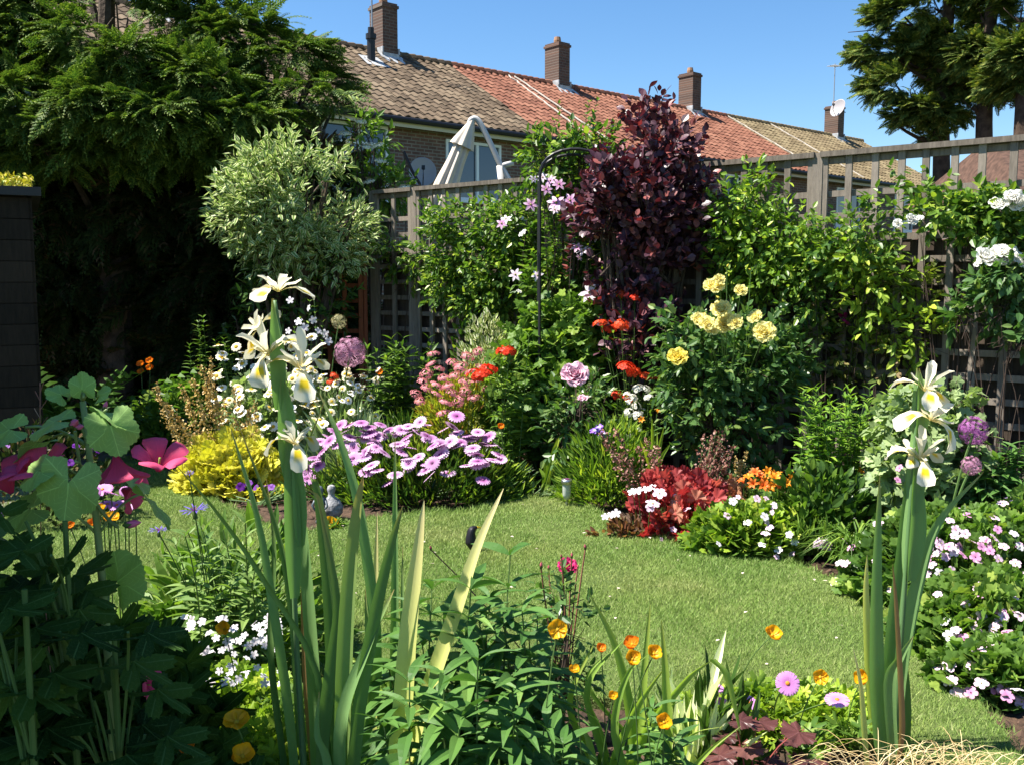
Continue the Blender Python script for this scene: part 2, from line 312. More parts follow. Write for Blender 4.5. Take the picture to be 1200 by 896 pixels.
def shrub(root, lobes, n, tpl, size, m, k=6, twig=.16, name='foliage', shell=.45, cf=3., ct=-.25, seed=0, low=-1., droop=.15, upw=.35, stems=True, stemm=None, jit=.45, lsp=.6, ground=(0, 0, 0), sr=.018, nst=3):
    """bushy plant: n twigs, k leaves each"""
    P, d = lobe_pts(lobes, n, shell, cf, ct, seed, low); n = len(P)
    T = unit(d + np.array([0, 0, upw]) + R.normal(0, .35, (n, 3))); g = Geo()
    for i in range(k):
        t = (i + .5) / k; sgn = 1 if i % 2 else -1; side = unit(np.cross(T, R.normal(size=(n, 3))))
        Q = P + T * twig * t; D = unit(T * (.5 + .5 * t) + side * lsp * sgn + np.array([0, 0, -droop]))
        grow(g, tpl, Q, D, size, 0, up=unit(d * .6 + np.array([0, 0, .8])), jit=jit)
    f = put(name, g, m, root)
    if stems:
        s = Geo(); gx = np.asarray(ground, float)
        for l in lobes:
            c = np.array(l[:3], float)
            for q in range(nst):
                e = c + R.normal(0, .3, 3) * np.array(l[3:6]); s.add(tube_t(bez(gx + R.normal(0, .03, 3) * [1, 1, 0], (gx + e) / 2 + R.normal(0, .05, 3) + [0, 0, .1], e, 7), np.linspace(sr, sr * .3, 7), 5))
        for i in range(0, min(n, 260), 2):
            s.add(tube_t([P[i] - T[i] * twig * 1.2, P[i] + T[i] * twig], [sr * .25, sr * .12], 3, False))
        put('stem', s, stemm or TWIG, root)
    return f
def stems(root, bases, tips, tpl, size, m, nodes=9, per=2, t0=.15, pitch=.5, bow=.1, droop=0., taper=.5, stemm=None, r=.004, name='foliage', jit=.25, sname='stem', t1=1.):
    """upright leafy stems, leaves in pairs or whorls; bases/tips local (k,3)"""
    g, s = Geo(), Geo(); PP, DD, SS = [], [], []
    for b, e in zip(bases, tips):
        b = np.asarray(b, float); e = np.asarray(e, float); mid = (b + e) / 2 + np.append(R.normal(0, bow, 2), 0) * np.linalg.norm(e - b) * .5
        L = bez(b, mid, e, 10); s.add(tube_t(L, np.linspace(r, r * .45, 10), 5))
        ph = R.uniform(0, 6.28)
        for i in range(nodes):
            t = t0 + (t1 - t0) * (i + R.uniform(-.2, .2)) / max(1, nodes - 1); t = min(max(t, 0), 1); x = t * 9; j = min(int(x), 8); f = x - j
            p = L[j] * (1 - f) + L[j + 1] * f; ax = unit(L[j + 1] - L[j]); ph += 1.57 if per == 2 else 2.4
            for q in range(per):
                a = ph + q * 2 * math.pi / per; o = np.array([math.cos(a), math.sin(a), 0])
                pt = pitch + (1.3 - pitch) * max(0, t - .75) * 2.2
                PP.append(p); DD.append(unit(o * math.cos(min(pt, 1.4)) + ax * math.sin(min(pt, 1.4)) + np.array([0, 0, -droop]))); SS.append(size * (1 - taper * t ** 2) * (1 - .3 * (t < .2)))
    PP, DD, SS = map(np.array, (PP, DD, SS)); n = len(PP); U = unit(np.array([0, 0, 1.]) + R.normal(0, jit, (n, 3)))
    g.inst(tpl, frames(DD + R.normal(0, jit * .5, (n, 3)), U), PP, SS * R.uniform(.75, 1.2, n))
    put(name, g, m, root); put(sname, s, stemm or STEM, root)
def dome(n, rx, ry, h, inner=.5, low=0., z0=0.):
    d = unit(R.normal(size=(n * 2, 3))); d[:, 2] = np.abs(d[:, 2]); d = d[d[:, 2] >= low][:n]; r = inner + (1 - inner) * R.uniform(0, 1, len(d)) ** .5
    return d * r[:, None] * [rx, ry, h] + [0, 0, z0], d
FL = {}
def bloom(kind, root, loc, n=(0, 0, 1), s=.03, name='flower', spin=None):
    """one flower of a prepared kind: its own object with its eye as a child"""
    me, eye = FL[kind]; q = Vector([float(v) for v in n]).normalized().to_track_quat('Z', 'Y')
    o = link(name, me, root, loc, None, s); o.rotation_mode = 'QUATERNION'
    from mathutils import Quaternion
    o.rotation_quaternion = q @ Quaternion((0, 0, 1), R.uniform(0, 6.28) if spin is None else spin)
    if eye is not None: link('flower_centre', eye, o)
    return o
# ================================================================== THE SETTING
M_soil = mat('soil', (.075, .045, .028), .95, var=.5, scale=14, bump=1., bscale=60)
M_far = mat('far ground', (.05, .08, .02), .9, var=.4, scale=.5)
g = Geo(); g.add(Tpl([(-300, -100, -.03), (300, -100, -.03), (300, 500, -.03), (-300, 500, -.03)], [(0, 1, 2, 3)])); struct(put('ground', g, M_far))
# bed soil: a gently lumpy sheet
nx, ny = 120, 130; X, Y = np.meshgrid(np.linspace(-6.5, 4.5, nx), np.linspace(.6, 10.8, ny)); Pz = np.stack([X, Y, np.zeros_like(X)], -1).reshape(-1, 3)
Pz[:, 2] = -.012 + .008 * clump(Pz, 5, 1) + R.normal(0, .004, len(Pz))
Q = [(j * nx + i, j * nx + i + 1, (j + 1) * nx + i + 1, (j + 1) * nx + i) for j in range(ny - 1) for i in range(nx - 1)]
g = Geo(); g.add(Tpl(Pz, Q)); struct(put('soil', g, M_soil, smooth=True))
# clods and chips of bark lying on it
ico = Tpl([(0, 0, 1), (.9, 0, .2), (.2, .9, .3), (-.8, .4, .1), (-.6, -.7, .2), (.4, -.8, .1)], None, [(0, 1, 2), (0, 2, 3), (0, 3, 4), (0, 4, 5), (0, 5, 1)])
LAWN = [(-20, 575), (90, 552), (150, 540), (220, 572), (300, 612), (360, 625), (420, 612), (500, 604), (560, 600), (590, 588), (640, 584), (672, 590), (705, 606), (745, 626), (800, 642), (860, 652), (930, 664), (985, 686), (1035, 716), (1085, 762), (1120, 800), (1165, 850), (1205, 905)]
LP = [gr(u, v)[:2] for u, v in LAWN]; LP += [np.array(p) for p in ((1.62, 2.55), (1.2, 2.72), (.75, 2.98), (.3, 3.12), (-.3, 3.2), (-.8, 3.35), (-1.3, 3.5), (-1.9, 3.4), (-2.8, 3.5), (-4.2, 4.2), (-4.6, 5.5))]
LP = np.array(LP)
def closed_smooth(P, k=5):
    n = len(P); out = []
    for i in range(n):
        p0, p1, p2, p3 = P[i - 1], P[i], P[(i + 1) % n], P[(i + 2) % n]
        for f in np.arange(k) / k: out.append(.5 * ((2 * p1) + (-p0 + p2) * f + (2 * p0 - 5 * p1 + 4 * p2 - p3) * f * f + (-p0 + 3 * p1 - 3 * p2 + p3) * f ** 3))
    return np.array(out)
LPs = closed_smooth(LP); LPs = LPs + R.normal(0, .008, LPs.shape)
def inside(P, poly):
    x, y = P[:, 0], P[:, 1]; c = np.zeros(len(P), bool); n = len(poly)
    for i in range(n):
        x1, y1 = poly[i]; x2, y2 = poly[(i + 1) % n]
        k = ((y1 > y) != (y2 > y)) & (x < (x2 - x1) * (y - y1) / (y2 - y1 + 1e-12) + x1); c ^= k
    return c
me = bpy.data.meshes.new('lawn'); n = len(LPs); V = [(*p, .022) for p in LPs] + [(*p, -.03) for p in LPs]
me.from_pydata(V, [], [tuple(range(n))] + [(i + n, (i + 1) % n + n, (i + 1) % n, i) for i in range(n)]); me.update()
M_lawn = mat('lawn base', (.13, .17, .045), .9, scale=3.2, col2=(.075, .115, .025), bump=.8, bscale=120); me.materials.append(M_lawn)
struct(link('lawn', me))
# mown grass blades
m = bpy.data.materials.new('grass blades'); m.use_nodes = True; N, L = nod(m); p = N['Principled BSDF']; out = N['Material Output']
tc = N.new('ShaderNodeTexCoord'); gi = N.new('ShaderNodeNewGeometry')
def nz_(s, d=4):
    q = N.new('ShaderNodeTexNoise'); q.inputs['Scale'].default_value = s; q.inputs['Detail'].default_value = d; L.new(tc.outputs['Object'], q.inputs[0]); return q.outputs[0]
def ramp_(i, *st):
    r = N.new('ShaderNodeValToRGB'); e = r.color_ramp.elements; e[0].position, e[0].color = st[0][0], (*st[0][1], 1); e[1].position, e[1].color = st[-1][0], (*st[-1][1], 1)
    for s_ in st[1:-1]: x = e.new(s_[0]); x.color = (*s_[1], 1)
    L.new(i, r.inputs[0]); return r.outputs[0]
ca = ramp_(nz_(1.3), (.33, (.13, .235, .04)), (.5, (.2, .30, .06)), (.62, (.29, .33, .09)), (.74, (.42, .38, .17))); cb = ramp_(gi.outputs['Random Per Island'], (0, (.08, .17, .025)), (.6, (.23, .36, .075)), (.92, (.38, .46, .15)), (1, (.6, .56, .3)))
mx = N.new('ShaderNodeMix'); mx.data_type = 'RGBA'; mx.inputs[0].default_value = .5; L.new(ca, mx.inputs[6]); L.new(cb, mx.inputs[7]); L.new(mx.outputs[2], p.inputs[0]); p.inputs['Roughness'].default_value = .55; p.inputs['Specular IOR Level'].default_value = .25
tr = N.new('ShaderNodeBsdfTranslucent'); L.new(mx.outputs[2], tr.inputs[0]); ms = N.new('ShaderNodeMixShader'); ms.inputs[0].default_value = .25; L.new(p.outputs[0], ms.inputs[1]); L.new(tr.outputs[0], ms.inputs[2]); L.new(ms.outputs[0], out.inputs[0])
M_grass = m
nb = 900000; P = np.stack([R.uniform(-4.4, 2.1, nb), R.uniform(2.5, 7.3, nb)], -1)
vis = (np.abs(P[:, 0]) < .56 * P[:, 1] + .3) & (R.uniform(0, 1, nb) < np.clip(4.2 / P[:, 1], .4, 1)); P = P[vis]; P = P[inside(P, LPs)]
# tufts of longer blades hanging over the cut edge
k = R.integers(0, len(LPs), 9000); E_ = LPs[k] + R.normal(0, .018, (9000, 2)); nE = len(E_); P = np.vstack([P, E_]); n = len(P)
a = R.uniform(0, 6.28, n); hh = R.uniform(.008, .022, n) * (1 + .35 * clump(np.c_[P, np.zeros(n)], 4, 3)); hh[-nE:] *= 1.6; wd = R.uniform(.0010, .0024, n) * np.clip(P[:, 1] / 4, .8, 2)
ln = R.uniform(.3, 1.1, n) * hh; b = R.uniform(0, 6.28, n); B = np.c_[P, np.full(n, .02)]; sd = np.c_[np.cos(a) * wd, np.sin(a) * wd, np.zeros(n)]
V = np.stack([B - sd, B + sd, B + np.c_[np.cos(b) * ln, np.sin(b) * ln, hh]], 1).reshape(-1, 3); g = Geo(); g.add(Tpl(V, None, np.arange(3 * n).reshape(-1, 3))); struct(put('grass', g, M_grass), 'stuff')
# shaded path at the back left
M_path = mat('path slabs', (.2, .18, .16), .9, var=.3, scale=5, bump=.4)
g = Geo(); y = 6.1
for i in range(7):
    g.add(box_t(-4.35, -3.2 + R.uniform(-.02, .02), 5.6 + i * .62, 6.2 + i * .62, -.03, .02 + R.uniform(0, .006)))
struct(put('path', g, M_path))
M_fp = petalmat('fallen petal', (.75, .45, .55), (.85, .7, .6)); n = 60; P = np.c_[R.uniform(-1.5, 2, n), R.uniform(3.2, 6.2, n)]; P = P[inside(P, LPs)]; n = len(P); g = Geo()
g.inst(leaf_t(.7, 3, .2, .1), frames(np.c_[R.normal(size=(n, 2)), np.zeros(n)], unit(R.normal(0, .3, (n, 3)) + [0, 0, 1])), np.c_[P, np.full(n, .038)], R.uniform(.012, .024, n)); struct(put('fallen_petals', g, M_fp), 'stuff')
# clods
P = np.c_[R.uniform(-3.5, 3., 5000), R.uniform(2.3, 8.5, 5000)]; P = P[~inside(P, LPs)]; n = len(P); g = Geo()
g.inst(ico, frames(np.c_[R.normal(size=(n, 2)), np.zeros(n)], np.tile([0, 0, 1.], (n, 1))), np.c_[P, np.full(n, -.01)], R.uniform(.008, .028, n)); struct(put('soil_clods', g, mat('clods', (.1, .06, .04), .95, var=.5, scale=5)), 'stuff')

# ================================================================== FAR BUILDINGS
AN = math.radians(49.5); HD = np.array([math.sin(AN), math.cos(AN), 0]); HN = np.array([-math.cos(AN), math.sin(AN), 0]); H0 = np.array([-3.119, 20., 0]); Z3 = np.array([0, 0, 1.])
EZ, RZ, DP = 5., 7.2, 3.5
FR = np.stack([HD, HN, Z3], -1)           # house frame: x along terrace, y to the back, z up
def H(t, o=None): return xf(t, FR, H0 if o is None else o)
M_brick = brickmat('brown brick', (.11, .055, .042), (.17, .085, .06), (.2, .17, .14)); M_brickc = brickmat('chimney brick', (.075, .04, .028), (.13, .065, .042), (.13, .1, .08))
M_white = mat('white frame', (.75, .77, .78), .4); M_cream = mat('cream soffit', (.55, .5, .38), .6); M_gut = mat('black gutter', (.02, .02, .022), .4); M_lead = mat('lead flashing', (.42, .43, .44), .5, var=.3)
M_mortar = mat('pale mortar', (.42, .38, .33), .9); M_pot = mat('terracotta pot', (.3, .17, .1), .8)
m = mat('window glass', (.03, .05, .08), .04, spec=.9); M_glass = m; M_blind = mat('pale curtain', (.25, .3, .36), .8, var=.3, scale=2)
def tilemat(name, c1, c2, c3, lich):
    m = bpy.data.materials.new(name); m.use_nodes = True; N, L = nod(m); p = N['Principled BSDF']; g = N.new('ShaderNodeNewGeometry'); r = N.new('ShaderNodeValToRGB'); e = r.color_ramp.elements
    e[0].color = (*c1, 1); e[1].color = (*c3, 1); x = e.new(.5); x.color = (*c2, 1); L.new(g.outputs['Random Per Island'], r.inputs[0])
    tc = N.new('ShaderNodeTexCoord'); nz = N.new('ShaderNodeTexNoise'); nz.inputs['Scale'].default_value = 1.1; nz.inputs['Detail'].default_value = 9; nz.inputs['Roughness'].default_value = .75; L.new(tc.outputs['Object'], nz.inputs[0])
    r2 = N.new('ShaderNodeValToRGB'); r2.color_ramp.elements[0].position = .55; r2.color_ramp.elements[1].position = .95; L.new(nz.outputs[0], r2.inputs[0])
    mx = N.new('ShaderNodeMix'); mx.data_type = 'RGBA'; L.new(r2.outputs[0], mx.inputs[0]); L.new(r.outputs[0], mx.inputs[6]); mx.inputs[7].default_value = (*lich, 1); L.new(mx.outputs[2], p.inputs[0]); p.inputs['Roughness'].default_value = .9; p.inputs['Specular IOR Level'].default_value = .15; return m
M_tb = tilemat('brown tiles', (.07, .05, .033), (.12, .086, .057), (.18, .135, .09), (.2, .165, .115)); M_tr = tilemat('red tiles', (.14, .058, .038), (.20, .085, .055), (.25, .115, .075), (.22, .13, .09)); M_tg = tilemat('mossy tiles', (.12, .09, .05), (.17, .13, .075), (.22, .175, .1), (.19, .165, .09))
def pantile():    # one roof tile, local x across .3, y up slope .33: a rolled S profile with thickness at its front edge
    xs = np.linspace(0, .3, 7); z = .035 * np.array([.1, .75, 1, .75, .15, 0, .1]); V, U = [], []
    for y, dz in ((0, .022), (.37, 0)):
        for x, q in zip(xs, z): V.append((x, y, q + dz))
    for x, q in zip(xs, z): V.append((x, 0, q - .01))
    n = 7; return Tpl(V, [(i, i + 1, n + i + 1, n + i) for i in range(6)] + [(14 + i, 15 + i, i + 1, i) for i in range(6)])
PT = pantile()
def roof(root, s0, s1, m, hl, name='roof'):
    sl = math.hypot(DP + .35, RZ - EZ + .1); dy, dz = (DP + .35) / sl, (RZ - EZ + .1) / sl; g = Geo()
    nc = int(round((s1 - s0) / .23)); wx = (s1 - s0) / nc; nr = int(sl / .29) + 1; I, J = np.meshgrid(np.arange(nc), np.arange(nr)); I, J = I.ravel(), J.ravel()
    t = xf(PT); t.V = t.V * [wx / .3, 1, 1]
    n = len(I); y = J * sl / nr; T = np.c_[s0 + I * wx, -.35 + y * dy, EZ - .1 + y * dz + R.normal(0, .004, n)]
    Rm = np.tile(np.array([[1, 0, 0], [0, dy, -dz], [0, dz, dy]], float), (n, 1, 1)); g.inst(t, Rm, T, 1)
    # back slope, underlay and ridge
    g.add(Tpl([(s0, DP, RZ), (s1, DP, RZ), (s1, 2 * DP + .3, EZ - .1), (s0, 2 * DP + .3, EZ - .1)], [(0, 1, 2, 3)])); g.add(Tpl([(s0, -.33, EZ - .13), (s1, -.33, EZ - .13), (s1, DP, RZ - .04), (s0, DP, RZ - .04)], [(0, 1, 2, 3)]))
    for i in range(nc):
        g.add(tube_t([(s0 + i * wx, DP, RZ + .0), (s0 + (i + .96) * wx, DP, RZ + .01)], [.1, .115], 8))
    G = Geo(); [G.add(Tpl(np.array(v), q, t, u)) for v, q, t, u in []]
    g.V = [v @ FR.T + H0 - hl for v in g.V]; return put(name, g, m, root)
def hput(name, tpls, m, root, hl, smooth=False):
    g = Geo(); [g.add(xf(t, FR, H0 - hl)) for t in tpls]; return put(name, g, m, root, smooth)
def window(root, hl, s0, s1, z0, z1, bars=(.5,), top=None):
    y = -.03; fr = .06; T = [box_t(s0, s1, y, .1, z1 - fr, z1), box_t(s0, s1, y, .1, z0, z0 + fr), box_t(s0, s0 + fr, y + .001, .1, z0 + fr, z1 - fr), box_t(s1 - fr, s1, y + .001, .1, z0 + fr, z1 - fr)]
    for b in bars:
        x = s0 + (s1 - s0) * b; T.append(box_t(x - fr * .6, x + fr * .6, y + .003, .1, z0 + fr, z1 - fr))
    if top: T.append(box_t(s0 + fr, s1 - fr, y + .004, .1, top, top + .05))
    f = hput('window', T, M_white, root, hl); hput('pane', [box_t(s0 + .03, s1 - .03, .025, .04, z0 + .03, z1 - .03)], M_glass, f, hl)
    hput('curtain', [box_t(s0 + .05, s0 + (s1 - s0) * .3, .16, .18, z0 + .05, z1 - .05), box_t(s1 - (s1 - s0) * .25, s1 - .05, .16, .18, z0 + .05, z1 - .05)], M_blind, f, hl)
    hput('sill', [box_t(s0 - .08, s1 + .08, -.1, .02, z0 - .06, z0 - .002)], M_white, f, hl)
def house(label, s0, s1, chim, m, wins, chimx=0.):
    o = H0 + HD * s0; root = thing('terraced_house', label, 'house', o, 0, 'houses of the brick terrace'); hl = o
    x0, x1 = s0 + .003, s1 - .003
    # front wall as strips around the window openings
    T = []; ws = sorted(wins); cur = x0
    def wb(a, b, z0, z1): T.append(box_t(a, b, .0, .2, z0, z1))
    for (a, b, z0, z1) in ws: wb(cur, a, 0, EZ - .1); wb(a, b, 0, z0); wb(a, b, z1, EZ - .1); cur = b
    wb(cur, x1, 0, EZ - .1)
    T += [box_t(x0, x0 + .2, .203, 2 * DP - .2, 0, EZ - .1), box_t(x1 - .2, x1, .203, 2 * DP - .2, 0, EZ - .1), box_t(x0, x1, 2 * DP - .19, 2 * DP, 0, EZ - .12)]
    for x in (x0 + .01, x1 - .21):  # gable triangles
        T.append(Tpl([(x, .2, EZ - .1), (x, 2 * DP - .2, EZ - .1), (x, DP, RZ - .12), (x + .2, .2, EZ - .1), (x + .2, 2 * DP - .2, EZ - .1), (x + .2, DP, RZ - .12)], [(0, 1, 4, 3), (1, 2, 5, 4), (2, 0, 3, 5)], [(0, 2, 1), (3, 4, 5)], uv=[(.2, 0), (6.8, 0), (3.5, 2), (.2, 0), (6.8, 0), (3.5, 2)]))
    hput('wall', T, M_brick, root, hl); roof(root, s0, s1, m, hl)
    for (a, b, z0, z1) in ws: window(root, hl, a, b, z0, z1, (.56,) if b - a > 1.5 else (.5,), z1 - .42 if a < 0 else None)
    hput('soffit', [box_t(s0, s1, -.3, -.001, EZ - .24, EZ - .2), box_t(s0, s1, -.32, -.3, EZ - .3, EZ - .14)], M_cream, root, hl)
    hput('gutter', [tube_t([(s0, -.4, EZ - .16), (s1, -.4, EZ - .16)], .06, 8), tube_t([(s0 + .25, -.38, EZ - .2), (s0 + .25, -.08, EZ - .5), (s0 + .25, -.06, .1)], .035, 8)], M_gut, root, hl)
    if chim:
        c = hput('chimney', [box_t(chim - .22, chim + .22, DP - .3, DP + .3, RZ - .5, RZ + 1.05), box_t(chim - .25, chim + .25, DP - .33, DP + .33, RZ + 1.052, RZ + 1.12), box_t(chim - .22, chim + .22, DP - .3, DP + .3, RZ + 1.122, RZ + 1.17)], M_brickc, root, hl)
        hput('flashing', [box_t(chim - .26, chim + .26, DP - .34, DP - .303, RZ - .36, RZ - .06), box_t(chim - .26, chim - .223, DP - .34, DP + .34, RZ - .3, RZ + .08), box_t(chim + .223, chim + .26, DP - .34, DP + .34, RZ - .3, RZ + .08), Tpl([(chim - .4, DP - .62, RZ - .36), (chim + .4, DP - .62, RZ - .36), (chim + .32, DP - .3, RZ - .1), (chim - .32, DP - .3, RZ - .1)], [(0, 1, 2, 3)])], M_lead, c, hl)
        hput('chimney_pot', [xf(lathe_t([(.1, 0), (.11, .1), (.09, .2), (.07, .2), (.07, .05)], 10), None, (chim, DP, RZ + 1.17))], M_pot, c, hl)
    return root, hl
def ridge_line(root, hl, s, name='mortar_line', w=.07, ds=0.):
    sl = math.hypot(DP + .35, RZ - EZ + .1); n = 26; P = [(s + ds * t + R.normal(0, .02), -.35 + (DP + .35) * t, EZ - .1 + (RZ - EZ + .1) * t + .065) for t in np.linspace(0, 1, n)]
    hput(name, [tube_t(P, .02, 5)], M_mortar, root, hl)
house('terraced house mostly hidden behind the big dark conifer at left', -9., -1.2, -2.75, M_tb, [(-7, -5.2, 3.4, 4.7), (-4, -2.4, 3.4, 4.7)])
r1, h1 = house('brick terraced house with brown tiled roof and closed cream parasol in front', -1.2, 4.9, 2.83, M_tb, [(-.95, .62, 3.15, 4.72), (2.15, 3.75, 3.3, 4.62)])
r2, h2 = house('terraced house with red tiled roof just right of the brown roof', 4.9, 11., 8.84, M_tr, [(5.35, 6.75, 3.3, 4.62), (8.6, 10., 3.3, 4.62)])
r3, h3 = house('terraced house with red roof rising behind the purple smoke bush', 11., 16.9, 14.94, M_tr, [(12.2, 13.6, 3.3, 4.6)])
r4, h4 = house('end terraced house with mossy brown roof, its chimney carrying an aerial', 16.9, 26.1, 23.94, M_tg, [(18.4, 19.9, 3.3, 4.6), (22.3, 23.7, 3.3, 4.6)])
ridge_line(r2, h2, 6.55, ds=.35); ridge_line(r2, h2, 7.2, ds=-.1); ridge_line(r4, h4, 16.95, w=.1); ridge_line(r4, h4, 19.5)
# soil-vent pipe through the first roof
hput('vent_pipe', [tube_t([(1.95, DP - .8, RZ - .55), (1.95, DP - .8, RZ + .05)], .1, 10), tube_t([(1.95, DP - .8, RZ + .05), (1.95, DP - .8, RZ + .17)], .13, 10), tube_t([(1.95, DP - .8, RZ + .17), (1.95, DP - .8, RZ + .32)], .075, 10)], M_gut, r1, h1)
hput('vent_flashing', [Tpl([(1.65, DP - 1.12, RZ - .62), (2.3, DP - 1.12, RZ - .62), (2.25, DP - .6, RZ - .3), (1.7, DP - .6, RZ - .3)], [(0, 1, 2, 3)])], M_lead, r1, h1)
M_metal = mat('grey metal', (.35, .36, .37), .4, metal=.7)
def aerial(name, label, s, z0, z1, els, y):
    root = thing(name, label, 'aerial', H0 + HD * s); hl = H0 + HD * s
    hput('mast', [tube_t([(s, y, z0), (s, y, z1)], .022, 6)], M_metal, root, hl)
    if els: hput('antenna_array', [tube_t([(s - .35, y, z1 - .12), (s + .35, y, z1 - .05)], .015, 5)] + [tube_t([(s - .3 + k * .12, y - .18, z1 - .115 + k * .012), (s - .3 + k * .12, y + .18, z1 - .115 + k * .012)], .01, 4) for k in range(6)], M_metal, root, hl)
aerial('tv_aerial', 'thin aerial mast leaving the picture beside the leftmost tall chimney', 2.3, RZ - .3, RZ + 3., True, DP - .3)
aerial('tv_aerial', 'television aerial on the farthest chimney beside the tall pines', 23.85, RZ + 1.1, RZ + 2.8, True, DP)
def dish(label, c, n, r, arm):
    root = thing('satellite_dish', label, 'satellite dish', c); n = unit(np.array(n, float)); F = frames(np.array([n]), np.array([[0, 0, 1.]]))[0]; F = np.stack([F[:, 0], F[:, 2], F[:, 1]], -1)
    t = lathe_t([(r * q, r * .25 * q * q) for q in (0, .25, .5, .75, .93, 1)] + [(r, r * .25 - .01), (r * .9, r * .2 - .02), (r * .4, .0), (0, -.02)], 24, 1, 1.1); g = Geo(); g.add(xf(t, F)); put('reflector', g, mat('dish grey', (.3, .28, .29), .5), root, True)
    g = Geo(); g.add(tube_t([F @ [0, -r, r * .2], F @ [0, -r * .6, r * .9], F @ [0, -.0, r * 1.]], .012, 5)); g.add(obox_t(F @ [0, 0, r * .95], F @ [0, 0, r * 1.2], .07, .07)); put('feed_arm', g, M_gut, root)
    g = Geo(); g.add(tube_t([(0, 0, -.02), np.array(arm, float) * .6, arm], .018, 6)); put('bracket', g, M_gut, root)
p = at(495, 203, 20.55); dish('grey satellite dish on the brick wall left of the parasol', p, (.15, -.95, .25), .3, (-.1, .35, -.25))
p = H0 + HD * 23.4 + HN * (DP - .5) + Z3 * (RZ + .95); dish('white satellite dish on the farthest chimney of the terrace', p, (-.75, -.5, .35), .33, (.35, .25, -.1))
# dark house at far right behind the pines
root = thing('brick_house', 'dark brick house seen between trellis slats below the pines', 'house', (12.6, 22, 0))
g = Geo(); g.add(box_t(-.8, 6, 0, 6, 0, 3.7)); put('wall', g, M_brick, root); g = Geo(); g.add(Tpl([(-1.1, -.4, 3.5), (6.3, -.4, 3.5), (6.3, 3, 5.2), (-.1, 3, 5.2), (-1.1, 6.4, 3.5), (6.3, 6.4, 3.5)], [(0, 1, 2, 3), (3, 2, 5, 4)], [(0, 3, 4)])); put('roof', g, mat('dark roof', (.09, .05, .035), .9, var=.4), root)

# ================================================================== TALL PINES
M_pine = leafmat('pine foliage', (.03, .06, .02), (.095, .125, .04), (.2, .2, .065), rough=.6, trans=.2, spec=.15); M_trunk = mat('pine bark', (.075, .05, .035), .95, var=.5, scale=6, bump=.6)
SPC = spray_t(10, 50, .3, .045, False, .45)
def pine(label, x, y, h, lobes, n):
    root = thing('pine_tree', label, 'tree', (x, y, 0), 0, 'tall pines behind the houses'); g = Geo()
    tr = [(.05 * math.sin(q), 0.05 * math.cos(q * 1.3), z) for q, z in enumerate(np.linspace(0, h, 10))]; g.add(tube_t(tr, np.linspace(.34, .1, 10), 10))
    for l in lobes:
        c = np.array(l[:3], float); zb = max(2.5, c[2] - .5 * abs(c[0]) - .2)
        g.add(tube_t(bez((0, 0, zb), (c[0] * .5, c[1] * .5, zb + .1), c, 6), np.linspace(.09, .025, 6), 5))
        for q in range(5):
            e = c + R.normal(0, .5, 3) * l[3:6]; g.add(tube_t(bez(c * .5 + [0, 0, zb * .5], c * .8 + [0, 0, zb * .2 - .1], e, 5), np.linspace(.035, .01, 5), 4))
    put('trunk', g, M_trunk, root, True)
    P, d = lobe_pts(lobes, int(n * .95), .3, 1.9, .22, x); m_ = len(P); out = np.c_[P[:, :2], np.zeros(m_)]; D = unit(unit(out) * .9 + d * .7 + R.normal(0, .3, (m_, 3)) + [0, 0, .12])
    g = Geo(); grow(g, SPC, P, D, .5, 0, jit=.45, sj=.4); put('crown', g, M_pine, root)
def plobes(x, y, spec):   # (u, v, ru px, rv px)
    out = []
    for (u, v, ru, rv, dy) in spec:
        c = at(u, v, y + dy) - [x, 0, 0]; k = y / CF; out.append((c[0], dy, c[2], ru * k, min(ru, 45) * k, rv * k))
    return out
Yp = 30.; xb = at(1098, 300, Yp)[0]
pine('tall pine with wide dark crown, nearest the houses', xb, Yp, 14, plobes(xb, Yp, [(1060, 20, 45, 18, 0), (1045, 62, 42, 13, .3), (1050, 100, 36, 12, -.4), (1035, 132, 30, 8, .5), (1075, 132, 40, 12, 0), (1085, 158, 22, 7, 0), (1100, 70, 38, 38, 0), (1095, 10, 40, 25, .5), (1125, 90, 26, 25, -.5), (1118, 45, 28, 24, 0), (1072, -40, 46, 30, 0), (1110, -60, 44, 40, 0), (1118, 128, 20, 12, 0), (1090, -140, 40, 40, 0)]), 7000)
xb = at(1147, 300, 29)[0]
pine('tall bare-trunked pine, middle one of the three', xb, 29, 14, plobes(xb, 29, [(1150, 20, 26, 28, 0), (1135, 64, 20, 16, 0), (1160, 72, 26, 20, .3), (1140, 125, 28, 14, 0), (1165, 110, 20, 12, .4), (1150, -50, 45, 40, 0), (1145, -130, 40, 40, 0)]), 3400)
xb = at(1192, 300, 27.5)[0]
pine('tall pine cut by the right edge of the picture', xb, 27.5, 13, plobes(xb, 27.5, [(1190, 20, 28, 30, 0), (1200, 66, 26, 22, 0), (1185, 95, 26, 16, .3), (1230, 40, 30, 40, 0), (1215, 125, 30, 14, 0), (1190, -60, 45, 40, 0), (1240, 90, 30, 25, .5)]), 3400)

